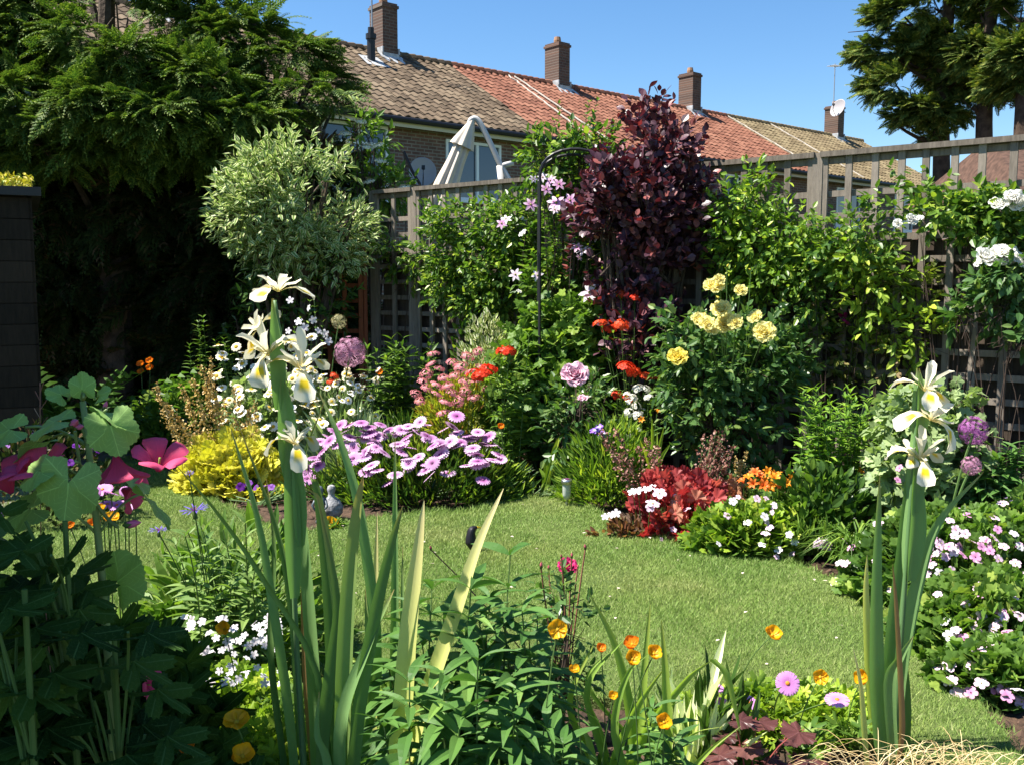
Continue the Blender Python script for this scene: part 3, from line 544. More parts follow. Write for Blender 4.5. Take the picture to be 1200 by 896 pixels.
# ================================================================== FENCES
M_wood = woodmat('weathered fence wood', (.085, .07, .055), (.29, .245, .2)); M_board = woodmat('dark fence boards', (.035, .026, .02), (.10, .075, .055)); M_rwood = woodmat('red stained wood', (.17, .045, .02), (.36, .12, .06)); M_orange = woodmat('orange brown boards', (.16, .07, .03), (.3, .14, .07))
FA = np.array([-1.32, 9.02, 0]); FB = np.array([3.05, 5.6, 0]); FD = unit(FB - FA); FNn = np.array([-FD[1], FD[0], 0]); FNn = FNn if FNn[1] < 0 else -FNn      # towards the garden
FFR = np.stack([FD, -FNn, Z3], -1)
def fence(label, A, s0, s1, fr, post_s, wood, boards, gapv=.148, top=2.3, low=.05, bh=1.72, group='trellis fences', pw=.033):
    o = A + fr[:, 0] * s0; root = thing('trellis_fence', label, 'fence', o, 0, group)
    def fp(name, T, m): g = Geo(); [g.add(xf(t, fr)) for t in T]; return put(name, g, m, root)
    for a, b in zip(post_s[:-1], post_s[1:]):
        a, b = a - s0 + .05, b - s0 - .05; T = []; n = max(2, int((b - a) / gapv))
        for i in range(n + 1):
            x = a + (b - a) * (i + .0) / n; T.append(xf(box_t(-.021, .021, -.028, -.006, low, top - .03), None, (x + R.normal(0, .004), 0, 0)))
        z = top - .27
        while z > low: T.append(box_t(a - .01, b + .01, -.004, .016, z - .02, z + .02)); z -= .145
        T.append(box_t(a - .03, b + .03, -.05, .03, top - .03, top + .005)); T.append(box_t(a - .01, b + .01, -.004, .022, top - .075, top - .034)); fp('trellis_panel', T, wood)
        if boards: fp('board_panel', [xf(box_t(0, .142, .06, .075 + .01 * (i % 2), .03, bh + R.uniform(-.01, .01)), None, (a + i * .145, 0, 0)) for i in range(int((b - a) / .145) + 1)], boards)
    for q in post_s: fp('post', [box_t(q - s0 - pw, q - s0 + pw, -pw, pw, 0, top + .0)], wood)
    return root
L0 = 0
fence('weathered trellis fence running the length of the right-hand bed', FA, 0, 9.2, FFR, [0.02, .56, 2.42, 4.28, 6.14, 8.0, 9.2], M_wood, M_board)
AD = unit(np.array([.93, .37, 0])); fr2 = np.stack([AD, [-AD[1], AD[0], 0], Z3], -1)
fence('red-stained trellis panel half hidden behind the variegated shrub', FA + [-.62, -.12, 0], 0, .56, fr2, [0, .56], M_rwood, None, top=2.12, gapv=.12, pw=.018, group='trellis fences')
# back-left boundary of orange-brown boards, in the conifer's shade
root = thing('board_fence', 'orange-brown board fence in deep shade behind the conifer', 'fence', (-8.5, 11.2, 0))
g = Geo()
for i in range(46): g.add(xf(box_t(0, .142, 0, .02, .02, 1.85 + R.uniform(-.01, .01)), None, (i * .145, R.uniform(0, .01), 0)))
put('board_panel', g, M_orange, root); g = Geo(); [g.add(box_t(i * 1.8, i * 1.8 + .09, -.1, -.005, 0, 1.95)) for i in range(4)]; put('post', g, M_orange, root)
# dark shed at the left edge with stonecrop growing on its roof
c = at(36, 215, 6.6); SA = math.radians(27.5); root = thing('garden_shed', 'dark timber shed at the left edge with yellow stonecrop on its roof', 'shed', (c[0] - .887 * (c[0] + 5.2), 6.6 - .462 * (c[0] + 5.2), 0), SA); M_shed = woodmat('dark shed boards', (.01, .008, .006), (.035, .025, .018)); ww = c[0] + 5.2; hh_ = c[2] - .03
g = Geo()
for i in range(14): z = i * .145; g.add(box_t(.02 + .0, ww - .02, -.018, .0, z, z + .14)); g.add(box_t(ww - .02, ww, 0., 1.5, z, z + .14))
g.add(box_t(0, ww - .03, .02, 1.5, 0, hh_ - .05)); put('wall', g, M_shed, root); g = Geo(); g.add(box_t(-.05, ww + .06, -.08, 1.6, hh_ - .06, hh_)); put('roof', g, M_gut, root)
M_sedum = leafmat('stonecrop', (.3, .26, .03), (.55, .45, .05), (.2, .25, .05), trans=.2); st = thing('stonecrop', 'yellow stonecrop tufts growing along the dark shed roof', 'plant', (c[0] - .35 * .887, 6.6 - .35 * .462, hh_), SA); g = Geo(); n = 1500
P = np.c_[R.uniform(-.5, .36, n), R.uniform(-.06, .5, n), R.uniform(0, .09, n) ** 1.]; grow(g, leaf2(.6), P, unit(R.normal(size=(n, 3)) + [0, 0, .8]), .028, jit=.8); put('foliage', g, M_sedum, st)
# closed cantilever parasol
c = at(553, 143, 12.5); b = at(514, 240, 12.5); root = thing('cantilever_parasol', 'closed cream parasol hanging from its curved pole beyond the trellis', 'parasol', (b[0] + 1.25, 12.5, 0)); o = np.array([b[0] + 1.25, 12.5, 0])
M_canvas = mat('cream canvas', (.62, .54, .44), .8, var=.12, scale=6); P0, P1 = c - o, b - o; ax = unit(P1 - P0); sx_ = unit(np.cross(ax, [0, 1, 0])); sy_ = np.cross(ax, sx_)
def flute(ts, rs, k=8, amp=.28, n=64, seed=0.):
    V, Q = [], []
    for t, r in zip(ts, rs):
        for j in range(n):
            a = j / n * 6.283; rr = r * (1 + amp * min(1, t * 3 + .2) * math.cos(k * a + seed + t * 2)); V.append(P0 + ax * t * np.linalg.norm(P1 - P0) + sx_ * rr * math.cos(a) + sy_ * rr * math.sin(a))
    for i in range(len(ts) - 1):
        for j in range(n): Q.append((i * n + j, i * n + (j + 1) % n, (i + 1) * n + (j + 1) % n, (i + 1) * n + j))
    return Tpl(V, Q)
ts = np.linspace(0, 1.25, 14); g = Geo(); g.add(flute(ts, .03 + .10 * np.clip(ts * 1.6, 0, 1) ** .7 + .012 * np.sin(ts * 9), 8, .16)); cn = put('canopy', g, M_canvas, root, True)
g = Geo(); g.add(flute(np.linspace(-.03, .3, 6), [.03, .055, .08, .105, .13, .15], 8, .12)); put('vent', g, M_canvas, cn, True)
M_pole = mat('pale grey pole', (.5, .48, .45), .45)
pp = [at(u, v, 12.5) - o for u, v in ((549, 150), (552, 141), (560, 141), (572, 163), (586, 193), (598, 215), (610, 250))]; pp.append(np.array([pp[-1][0] + .15, 0, .2])); g = Geo(); g.add(tube_t(smoothpath(pp, 40), .038, 10)); put('arm', g, M_pole, root, True)
q = at(584, 193, 12.5) - o; g = Geo(); g.add(tube_t([(q[0] + .02, 0, 0), (q[0] + .02, 0, q[2] - .02)], .05, 10)); g.add(tube_t([(q[0] + .02, 0, q[2] - .02), (q[0] + .2, 0, q[2] + .02)], .035, 8)); put('post', g, M_pole, root, True)
g = Geo(); g.add(box_t(-.35, .6, -.4, .4, 0, .06)); put('base', g, M_gut, root)
c = at(473, 178, 12.)
root = thing('metal_pole', 'thin black metal pole bent at its top, near the satellite dish', 'pole', (c[0], 12, 0)); g = Geo(); zt = c[2]; g.add(tube_t([(.02, 0, 0), (.01, 0, zt - .1), (.0, 0, zt)], .012, 6)); q = at(492, 216, 12.) - [c[0], 12, 0]; g.add(tube_t([(0, 0, zt), (q[0] * .5, 0, (zt + q[2]) / 2 - .03), (q[0], 0, q[2]), (q[0] + .03, 0, 1.)], .022, 6)); put('pole', g, M_gut, root)
# black arch over the gap beside the smoke bush
A1, A2 = at(632, 215, 6.95), at(712, 215, 6.95); top = at(672, 178, 6.95)[2]; root = thing('garden_arch', 'black metal hoop arch just left of the purple smoke bush', 'arch', ((A1[0] + A2[0]) / 2, 6.95, 0)); r_ = (A2[0] - A1[0]) / 2; g = Geo()
for dy in (-.15, .15):
    zc = top - r_ * .7; P = [(-r_, dy, 0), (-r_, dy, zc * .5), (-r_, dy, zc)] + [(-r_ * math.cos(a), dy, zc + r_ * .7 * math.sin(a)) for a in np.linspace(.15, math.pi - .15, 12)] + [(r_, dy, zc), (r_, dy, zc * .5), (r_, dy, 0)]; g.add(tube_t(P, .011, 6))
for z in np.arange(.3, top - .4, .3): g.add(tube_t([(-r_, -.15, z), (-r_, .15, z)], .006, 4)); g.add(tube_t([(r_, -.15, z), (r_, .15, z)], .006, 4))
for a in np.linspace(.3, math.pi - .3, 5): x, z = -r_ * math.cos(a), zc + r_ * .7 * math.sin(a); g.add(tube_t([(x, -.15, z), (x, .15, z)], .006, 4))
put('hoop', g, M_gut, root)
# ================================================================== FLOWERS (unit size, facing +Z)
def rz(t, a): c, s = math.cos(a), math.sin(a); return xf(t, [[c, -s, 0], [s, c, 0], [0, 0, 1]])
def ring(n, fn, off=0., jit=0.): return join([rz(fn(i), off + i * 2 * math.pi / n + (R.normal(0, jit) if jit else 0)) for i in range(n)])
def pet(P, w, cup=0., nc=3, rip=0., seed=0, twist=0.): return strip_t(P, w, side=(0, 1, twist), cup=-cup, nc=nc, rip=rip, seed=seed)
def domeT(r, h, n=10, z=0.): return lathe_t([(r, z - h * .4), (r, z), (r * .9, z + h * .5), (r * .6, z + h * .85), (r * .25, z + h), (0, z + h)], n)
def fl(kind, petal, pm, eye=None, em=None, smooth=True):
    g = Geo(); [g.add(t, i) for t, i in petal]; me = g.mesh('flower', pm, smooth); ey = None
    if eye is not None: q = Geo(); q.add(eye); ey = q.mesh('flower_centre', em, True)
    FL[kind] = (me, ey)
YE = mat('yellow eye', (.6, .38, .02), .7, bump=.5, bscale=200); DE = mat('dark eye', (.1, .02, .08), .7); GE = mat('green eye', (.25, .3, .05), .7); OE = mat('orange eye', (.55, .2, .02), .7); CALYX = mat('green calyx', (.08, .14, .03), .6)
P_ost = petalmat('osteospermum petal', (.3, .03, .25), (.66, .36, .62), .6, var=.25); P_ostw = petalmat('pale osteospermum petal', (.42, .10, .36), (.74, .50, .70), .6, var=.2)
def daisy(n, w, r0=.12, dr=.08, up=.05, tipw=.5): return ring(n, lambda i: pet([(r0, 0, 0), (.5, 0, up), (.85, 0, up * .6 - dr * .5), (1, 0, -dr)], [w * .6, w, w * .95, w * tipw], .05), jit=.03)
fl('osteo', [(daisy(18, .27), 0)], P_ost, domeT(.2, .1), DE); fl('osteow', [(daisy(18, .27, dr=.02), 0)], P_ostw, domeT(.2, .1), DE)
P_white = petalmat('white petal', (.72, .70, .5), (.85, .85, .80), .3, trans=.25); P_cream = petalmat('cream petal', (.75, .62, .25), (.85, .8, .58), .5)
fl('fever', [(daisy(10, .5, .1, .02), 0)], P_white, domeT(.38, .22), YE); fl('feverc', [(daisy(10, .5, .1, .1), 0)], P_cream, domeT(.4, .25), YE)
P_pd = petalmat('pink daisy petal', (.55, .2, .5), (.72, .33, .68), .5); fl('pinkdaisy', [(daisy(24, .2, .12, .02), 0), (xf(daisy(20, .2, .12, .06), None, (0, 0, -.03)), 0)], P_pd, domeT(.2, .12, 12), OE)
P_pop = petalmat('yellow poppy petal', (.75, .42, .01), (.82, .43, .012), .5, trans=.4, rough=.4); P_popo = petalmat('orange poppy petal', (.75, .3, .01), (.80, .22, .01), .6, trans=.4)
def cuppet(n, c=1., w=1.2, rr=0.06): return ring(n, lambda i: pet([(.05, 0, 0), (.35, 0, .06 * c), (.7, 0, .28 * c), (.92, 0, .62 * c), (.98, 0, .8 * c)], [.25, w * .75, w, w * .9, w * .5], .28, 5, rr, i * 2.), jit=.08)
for k_, m_ in (('poppy', P_pop), ('poppyo', P_popo)): fl(k_, [(cuppet(4, .9), 0), (rz(xf(cuppet(2, .6, 1.1), None, (0, 0, -.02)), .7), 0)], m_, domeT(.2, .25, 8), YE)
fl('poppyflat', [(cuppet(5, .45, 1.15, .09), 0)], P_pop, domeT(.22, .2, 8), YE)
def rose(layers=5, open_=1.): 
    T = []
    for k in range(layers):
        q = k / (layers - 1); r = .25 + .75 * q; h = .75 - .5 * q; n = 3 + k
        T.append(ring(n, lambda i: pet([(.04, 0, -.15), (r * .55, 0, .0 + .05 * (1 - q)), (r * .85, 0, h * .55), (r * (.95 + .15 * q * open_), 0, h), (r * (.98 + .3 * q * open_) * .95, 0, h * .9 - .1 * q)], np.array([.3, .9, 1.25, 1.15, .5]) * r * (6.6 / n) ** .5, .22, 5, .05, i + k), k * .7, .15))
    T.append(ring(5, lambda i: pet([(.0, 0, -.1), (.1, 0, .3), (.16, 0, .7)], [.15, .25, .12], .3), .3, .4)); return join(T)
P_yr = petalmat('yellow rose petal', (.9, .66, .03), (.92, .80, .16), .8, trans=.45); P_yrp = petalmat('pale yellow rose petal', (.9, .72, .1), (.93, .86, .36), .8, trans=.45)
P_pr = petalmat('pink rose petal', (.6, .1, .25), (.85, .55, .66), .8); P_mr = petalmat('magenta rose petal', (.55, .02, .12), (.65, .03, .18), .8); P_wr = petalmat('white rose petal', (.8, .76, .6), (.86, .85, .78), .7)
for k_, m_ in (('yrose', P_yr), ('yrosep', P_yrp), ('prose', P_pr), ('mrose', P_mr), ('wrose', P_wr)): fl(k_, [(rose(), 0)], m_)
def bud(): return join([ring(5, lambda i: pet([(.0, 0, -.3), (.36, 0, .1), (.34, 0, .7), (.03, 0, 1.3)], [.2, .6, .5, .05], .25), .2)])
def cal(): return ring(5, lambda i: pet([(.0, 0, -.55), (.32, 0, -.25), (.4, 0, .2), (.36, 0, .55)], [.2, .42, .3, .03], .2))
for k_, m_ in (('ybud', P_yr), ('mbud', petalmat('rose bud', (.5, .05, .12), (.65, .16, .2), .5)), ('pbud', petalmat('pink bud', (.75, .25, .45), (.8, .2, .4), .5))): fl(k_, [(bud(), 0)], m_, cal(), CALYX)
def five(w=.75, n=5, dr=.0, notch=True): return ring(n, lambda i: pet([(.06, 0, 0), (.45, 0, .08), (.8, 0, .1 - dr), (1, 0, .05 - dr)], [.2, w, w * 1.05, w * .55], .08, 3))
P_ger = petalmat('pale pink geranium petal', (.75, .45, .62), (.84, .62, .74), .7); P_gerd = petalmat('pink geranium petal', (.6, .22, .45), (.75, .38, .58), .7); P_gerw = petalmat('white geranium petal', (.8, .7, .76), (.86, .82, .84), .7)
for k_, m_ in (('ger', P_ger), ('gerd', P_gerd), ('gerw', P_gerw)): fl(k_, [(five(), 0)], m_, domeT(.13, .2, 6), DE if k_ == 'gerd' else GE)
fl('small_white', [(five(.6), 0)], P_gerw)
P_clem = petalmat('clematis petal', (.62, .2, .48), (.84, .62, .76), .9); P_clemw = petalmat('pale clematis petal', (.75, .5, .65), (.86, .8, .83), .8)
for k_, m_ in (('clem', P_clem), ('clemw', P_clemw)): fl(k_, [(ring(6, lambda i: pet([(.05, 0, 0), (.35, 0, .03), (.7, 0, .0), (1, 0, -.06)], [.15, .42, .36, .03], .1, 3, .05, i), jit=.08), 0)], m_, domeT(.14, .2, 8), GE)
# clusters
def cluster(n, rr, tpl, flat=.5, lo=.1):
    d = unit(R.normal(size=(n, 3))); d[:, 2] = np.abs(d[:, 2]) * .9 + lo; d = unit(d); P = d * [1, 1, flat] * R.uniform(.82, 1.05, (n, 1)); g_ = []
    F = frames(np.cross(d, R.normal(size=(n, 3))), d)
    return join([xf(tpl, F[i], P[i], rr) for i in range(n)])
P_red = petalmat('scarlet petal', (.75, .07, .015), (.78, .045, .015), .6); P_coral = petalmat('orange red petal', (.78, .12, .03), (.8, .09, .025), .6); P_spi = petalmat('dusky pink floret', (.72, .25, .28), (.74, .30, .33), .5)
fl('lychnis', [(cluster(34, .27, five(.8)), 0)], P_red); fl('lychniso', [(cluster(34, .27, five(.8)), 0)], P_coral); fl('spiraea', [(cluster(90, .13, five(.8), .35), 0)], P_spi)
fl('whitehead', [(cluster(16, .38, five(.8), .6), 0)], P_wr); fl('umbel', [(cluster(120, .1, five(.8), .22, .5), 0)], petalmat('elder floret', (.8, .74, .5), (.84, .8, .6), .5))
P_al = petalmat('allium petal', (.3, .08, .3), (.42, .14, .38), .6); P_als = petalmat('faded allium petal', (.4, .38, .16), (.5, .45, .25), .6); P_alm = petalmat('dusky allium petal', (.4, .16, .28), (.56, .3, .42), .6)
def alli(n=190):
    d = unit(R.normal(size=(n, 3))); F = frames(np.cross(d, R.normal(size=(n, 3))), d); st_ = ring(6, lambda i: pet([(0, 0, 0), (.6, 0, .1), (1, 0, .05)], [.12, .3, .02], .05))
    T = [xf(st_, F[i], d[i] * R.uniform(.86, 1), .16) for i in range(n)] + [strip_t([d[i] * .1, d[i] * .9], [.02, .02], side=F[i][:, 0], nc=2) for i in range(0, n, 2)]; return join(T)
fl('allium', [(alli(), 0)], P_al); fl('alliums', [(alli(130), 0)], P_als); fl('alliumd', [(alli(), 0)], P_alm)
P_corn = petalmat('cornflower petal', (.16, .04, .3), (.2, .12, .62), .5)
fl('corn', [(ring(9, lambda i: join([pet([(.1, 0, .1), (.5, 0, .25), (1, .12 * q, .3 + .1 * q)], [.06, .12, .04], 0, 2) for q in (-1, 0, 1)]), jit=.12), 0), (ring(12, lambda i: pet([(.05, 0, .1), (.22, 0, .4)], [.06, .03], 0, 2)), 1)], [P_corn, petalmat('cornflower heart', (.25, .03, .2), (.3, .05, .3))], xf(domeT(.17, .4, 8, -.3)), CALYX)
P_bell = petalmat('violet petal', (.75, .7, .82), (.30, .14, .62), .45); fl('violet', [(five(.7), 0), (rz(five(.5, dr=.2), .6), 0)], P_bell)
P_pur = petalmat('purple petal', (.10, .008, .18), (.16, .02, .3), .5); fl('purple', [(five(.9), 0)], P_pur); P_mag = petalmat('dark magenta petal', (.3, .01, .12), (.42, .02, .2), .5); fl('magenta', [(rose(3), 0)], P_mag)  # purple petal darkened to stand in for shade at the left edge
P_alst = petalmat('orange alstroemeria petal', (.75, .38, .03), (.8, .3, .02), .6); P_alsto = petalmat('deep orange petal', (.7, .12, .02), (.75, .18, .03), .5)
fl('alst', [(ring(6, lambda i: pet([(.04, 0, 0), (.25, 0, .5), (.6, 0, .8), (.95, 0, .75)], [.12, .32, .46, .08], .15)), 0)], P_alst); fl('alsto', [(ring(6, lambda i: pet([(.04, 0, 0), (.25, 0, .5), (.6, 0, .8), (.95, 0, .75)], [.12, .32, .46, .08], .15)), 0)], P_alsto)
# lavatera trumpet, opening towards +Z
P_lav = petalmat('deep pink trumpet petal', (.62, .04, .15), (.8, .09, .22), .5, rough=.65, trans=.35, streak=.22); P_lavw = petalmat('pale heart', (.8, .55, .65), (.74, .07, .26), .35)
def lav(): return ring(5, lambda i: pet([(.05, 0, -.9), (.2, 0, -.55), (.48, 0, -.16), (.8, 0, .05), (1.02, 0, .08), (1.1, 0, .0)], [.12, .34, .74, 1.02, .9, .3], -.12, 7, .05, i * 1.3))
fl('lav', [(lav(), 0)], P_lav, join([tube_t([(0, 0, -.9), (0, 0, -.25)], [.03, .05], 6)]), GE)
# iris: three drooping falls with a yellow signal, three standards, three style arms
P_fall = petalmat('iris fall', (.85, .72, .3), (.89, .85, .68), .5, lo=.1, trans=.2, patch=(.85, .6, .02), streak=.06); P_stand = petalmat('iris standard', (.82, .70, .3), (.88, .84, .66), .35, trans=.35)
def iris(up=1., dr=1.):
    fall = lambda i: pet([(.03, 0, 0), (.25, 0, .10), (.5, 0, .13), (.72, 0, .03 * dr), (.9, 0, -.14 * dr), (.99, 0, -.3 * dr), (1., 0, -.42 * dr)], [.1, .2, .22, .46, .62, .56, .16], .14, 7, .1, i * 2.1)
    std = lambda i: pet([(.03, 0, 0), (.12, 0, .3 * up), (.28, 0, .62 * up), (.46, .05, .9 * up), (.58, .08, 1.0 * up)], [.06, .14, .28, .26, .06], .3, 5, .06, i * 1.7)
    sty = lambda i: pet([(.03, 0, .02), (.25, 0, .2), (.5, 0, .24), (.66, 0, .36)], [.1, .15, .17, .1], .35, 3)
    return ring(3, fall, 0, .1), join([ring(3, std, 1.05, .1), ring(3, sty, 0)])
for k_, (up_, dr_) in (('iris', (1., 1.)), ('iriswide', (.45, .5)), ('irisdroop', (.7, 1.5))): a_, b_ = iris(up_, dr_); fl(k_, [(a_, 0), (b_, 1)], [P_fall, P_stand])

# ================================================================== LEAF SHAPES AND FOLIAGE MATERIALS
LS, LM, LL = leaf2(.5), leaf2(.34), leaf2(.18); LO = leaf_t(.5, 4, .2, .2); LLAN = leaf_t(.26, 5, .3, .35, .35); LROUND = leaf_t(.75, 4, .12, .1, .5); LNAR = leaf2(.11, .1, .2)
LOB5 = lobed_t(5, .35, 25, .1, .05); LOB5B = lobed_t(5, .30, 60, .10, .035, pointy=.8, droop=.35); LSOFT = lobed_t(5, .2, 60, .12, .025, 2.75, pointy=.8, droop=.4); LFING = lobed_t(5, .68, 41, .12, .07, pointy=1.4, droop=.3); LHEU = lobed_t(7, .18, 43, .18, .05, 2.9, droop=.15)
G_mid = leafmat('mid green leaf', (.045, .095, .02), (.10, .17, .035), (.17, .24, .05)); G_dark = leafmat('dark green leaf', (.02, .05, .014), (.05, .1, .025), (.09, .15, .03), rough=.35, spec=.5); G_lime = leafmat('fresh lime leaf', (.10, .17, .025), (.22, .30, .045), (.32, .36, .06))
G_rose = leafmat('rose leaf', (.03, .075, .03), (.07, .13, .05), (.12, .17, .06), rough=.35, spec=.5); G_grey = leafmat('grey green leaf', (.12, .17, .10), (.22, .28, .17)); G_clim = leafmat('climber leaf', (.03, .075, .018), (.095, .16, .03), (.22, .28, .05), rough=.38, spec=.5)
G_clr = leafmat('climber bronze leaf', (.05, .08, .02), (.13, .15, .04), (.22, .16, .08)); G_yel = leafmat('golden leaf', (.42, .42, .04), (.68, .62, .10), (.75, .7, .2), tcol=(1.1, 1.1, .6)); G_gold = leafmat('golden spiraea leaf', (.18, .24, .03), (.42, .38, .05), (.5, .25, .06))
G_var = leafmat('cream edged leaf', (.09, .16, .05), (.17, .25, .08), edge=(.62, .64, .34), tcol=(1.1, 1.2, .8)); G_varw = leafmat('variegated euonymus leaf', (.10, .16, .05), (.2, .26, .09), edge=(.68, .68, .45), tcol=(1.1, 1.1, .8))
G_pur = leafmat('purple smoke bush leaf', (.04, .016, .026), (.11, .045, .062), (.26, .08, .07), rough=.4, spec=.6, tcol=(1.7, .5, .5), trans=.16); G_redh = leafmat('red heuchera leaf', (.16, .02, .03), (.42, .07, .06), (.55, .24, .16), rough=.4, tcol=(1.5, .6, .6)); G_burg = leafmat('burgundy heuchera leaf', (.05, .018, .018), (.12, .045, .04), (.16, .07, .06), rough=.35, spec=.5, vein='palm', tcol=(1.5, .6, .5))
G_con = leafmat('conifer spray', (.022, .055, .017), (.07, .12, .03), (.16, .205, .045), rough=.55, trans=.22, spec=.2, tip=(.17, .22, .045)); G_fern = leafmat('fern frond', (.03, .07, .015), (.07, .14, .03)); G_big = leafmat('soft grey green leaf', (.14, .24, .09), (.19, .3, .12), vein='palm', trans=.25, rough=.6, veins=5); G_lob = leafmat('shade-darkened lobed leaf', (.012, .032, .007), (.035, .072, .015), vein='palm', trans=.2, veins=6, rough=.75, spec=.12)  # lobed leaf albedo is darkened to stand in for the corner's shade
G_lan = leafmat('lance leaf', (.04, .10, .03), (.075, .155, .045), (.13, .22, .06), rough=.42, spec=.4, trans=.22); G_blue = leafmat('blue grey blade', (.14, .2, .16), (.25, .3, .24)); G_pl = mat('plume floret', (.5, .38, .2), .8, var=.3, scale=30)
G_plr = leafmat('rusty plume floret', (.2, .09, .07), (.36, .18, .14), (.45, .3, .2), trans=.2, tcol=(1, .8, .7)); G_ply = leafmat('straw plume floret', (.4, .26, .08), (.62, .46, .18), (.7, .55, .3), trans=.2, tcol=(1, .9, .7)); G_purl = leafmat('faint purple leaf', (.04, .06, .03), (.07, .1, .05))

# ================================================================== BACK LEFT: CONIFER, SHRUBS IN ITS SHADE
def gx(u, Y): return np.array([at(u, 450, Y)[0], Y, 0.])
Yc = 9.7; rt = gx(120, Yc); root = thing('conifer_tree', 'big dark conifer with feathery drooping sprays filling the upper left corner', 'tree', rt)
def clobes(spec, Y, o):
    out = []
    for (u, v, ru, rv, dy) in spec: c = at(u, v, Y + dy) - o; k = (Y + dy) / CF; out.append((c[0], c[1], c[2], ru * k, min(max(ru, rv), 62) * k, rv * k))
    return out
CL = clobes([(112, 50, 50, 30, -.5), (150, 70, 40, 20, -.8), (60, 170, 60, 30, -.8), (385, 130, 30, 14, -.3), (372, 95, 34, 14, -.1), (350, 62, 30, 12, 0), (390, 158, 24, 12, -.2), (360, 118, 52, 24, -.3), (330, 75, 52, 24, 0), (285, 50, 55, 32, .1), (255, 20, 50, 24, .3), (240, 105, 62, 30, -.5), (190, 140, 62, 24, -.9), (290, 145, 60, 22, -.6), (350, 165, 48, 22, -.1), (150, 30, 60, 40, .2), (70, 20, 60, 36, 0), (20, 60, 40, 40, -.2), (30, 130, 50, 40, -.6), (110, 125, 45, 24, -1.), (180, 80, 45, 22, -.3), (240, 170, 60, 22, -.4), (130, 180, 60, 24, -.5), (210, -30, 60, 40, .4), (90, -60, 80, 50, .4), (-30, 0, 60, 60, 0), (350, 190, 40, 20, .3), (-60, 110, 60, 60, -.4), (-10, 180, 50, 30, -.3)], Yc, rt)
SP = spray_t(8, 46, .4, .036, True, .42)
P, d = lobe_pts(CL, 9500, .3, 2.2, -.12, 5); m_ = len(P); D = unit(d * [1, 1, .35] + R.normal(0, .25, (m_, 3)) + np.array([.22, -.35, -.05])); g = Geo(); grow(g, SP, P, D, .26, 0, jit=.35, sj=.45); put('foliage', g, G_con, root)
g = Geo(); g.add(tube_t([(0, .3, 0), (.05, .3, 1.5), (0, .3, 3.), (.1, .35, 4.6)], [.2, .17, .13, .07], 9)); g.add(tube_t([(1.5, .4, 0), (1.55, .35, 1.2), (1.7, .3, 2.6), (1.6, .3, 4.2)], [.15, .12, .09, .05], 8)); put('trunk', g, BARK, root)
g = Geo()
for l in CL:
    c = np.array(l[:3]); bx = 0 if c[0] < .8 else 1.6; b0 = np.array([bx, .3, max(.9, c[2] - .9)])
    g.add(tube_t(bez(b0, (b0 + c) / 2 + [0, 0, .15], c, 7), np.linspace(.045, .012, 7), 5))
    for q in range(4): e = c + R.normal(0, .5, 3) * l[3:6]; g.add(tube_t([c * .7 + b0 * .3, (c + e) / 2, e], [.014, .01, .004], 4))
put('limb', g, BARK, root)
# dense dark lower growth under the conifer (a hedge of the same kind, shade put into its leaf colour)
root = thing('evergreen_hedge', 'evergreen growth coloured near-black for the deep shade under the conifer', 'hedge', gx(150, 9.9)); o_ = gx(150, 9.9)
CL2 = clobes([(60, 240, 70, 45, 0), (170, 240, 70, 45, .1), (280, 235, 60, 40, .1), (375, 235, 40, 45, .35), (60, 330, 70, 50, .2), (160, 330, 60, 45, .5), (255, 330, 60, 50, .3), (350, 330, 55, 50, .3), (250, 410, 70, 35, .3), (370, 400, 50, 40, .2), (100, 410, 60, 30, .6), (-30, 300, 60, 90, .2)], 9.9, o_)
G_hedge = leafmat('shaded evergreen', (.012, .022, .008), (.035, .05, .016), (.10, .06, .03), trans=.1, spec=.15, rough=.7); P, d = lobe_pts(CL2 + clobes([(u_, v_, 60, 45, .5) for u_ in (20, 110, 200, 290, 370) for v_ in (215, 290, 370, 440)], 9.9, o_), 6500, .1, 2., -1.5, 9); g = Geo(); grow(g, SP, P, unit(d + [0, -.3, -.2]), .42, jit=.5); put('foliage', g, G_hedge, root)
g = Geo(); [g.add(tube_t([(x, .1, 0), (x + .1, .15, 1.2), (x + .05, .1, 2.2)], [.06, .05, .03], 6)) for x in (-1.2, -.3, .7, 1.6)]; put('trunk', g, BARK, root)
# variegated dogwood
o_ = gx(345, 8.4); root = thing('variegated_shrub', 'rounded cream-edged variegated shrub in front of the conifer', 'shrub', o_)
DL = clobes([(336, 238, 58, 42, 0), (296, 246, 30, 34, -.1), (372, 232, 36, 34, -.05), (335, 200, 44, 20, 0), (392, 280, 26, 34, .1), (335, 285, 38, 28, 0), (300, 212, 24, 18, 0), (378, 204, 20, 14, .1), (410, 255, 12, 16, 0)], 8.4, o_)
shrub(root, DL, 1350, LM, .082, G_var, k=6, twig=.24, shell=.4, cf=4.2, ct=-.2, seed=3, droop=.05, upw=.3, ground=(0, .1, 0), sr=.03, stemm=BARK)
# cream elder flowers behind it
o_ = gx(440, 9.3); root = thing('elder_shrub', 'elder with flat cream flower heads behind the variegated shrub', 'shrub', o_)
EL = clobes([(432, 175, 18, 30, 0), (440, 215, 26, 22, 0), (455, 225, 22, 14, .1), (420, 150, 12, 14, 0)], 9.3, o_); shrub(root, EL, 130, LM, .09, G_mid, k=6, twig=.16, ground=(0, .1, 0))
for u, v in ((423, 143), (405, 157), (431, 173), (443, 171), (446, 189), (433, 213), (473, 220), (459, 224), (248, 124)): bloom('umbel', root, at(u, v, 9.1) - o_, (R.normal(0, .25), -.45, .9), .07)
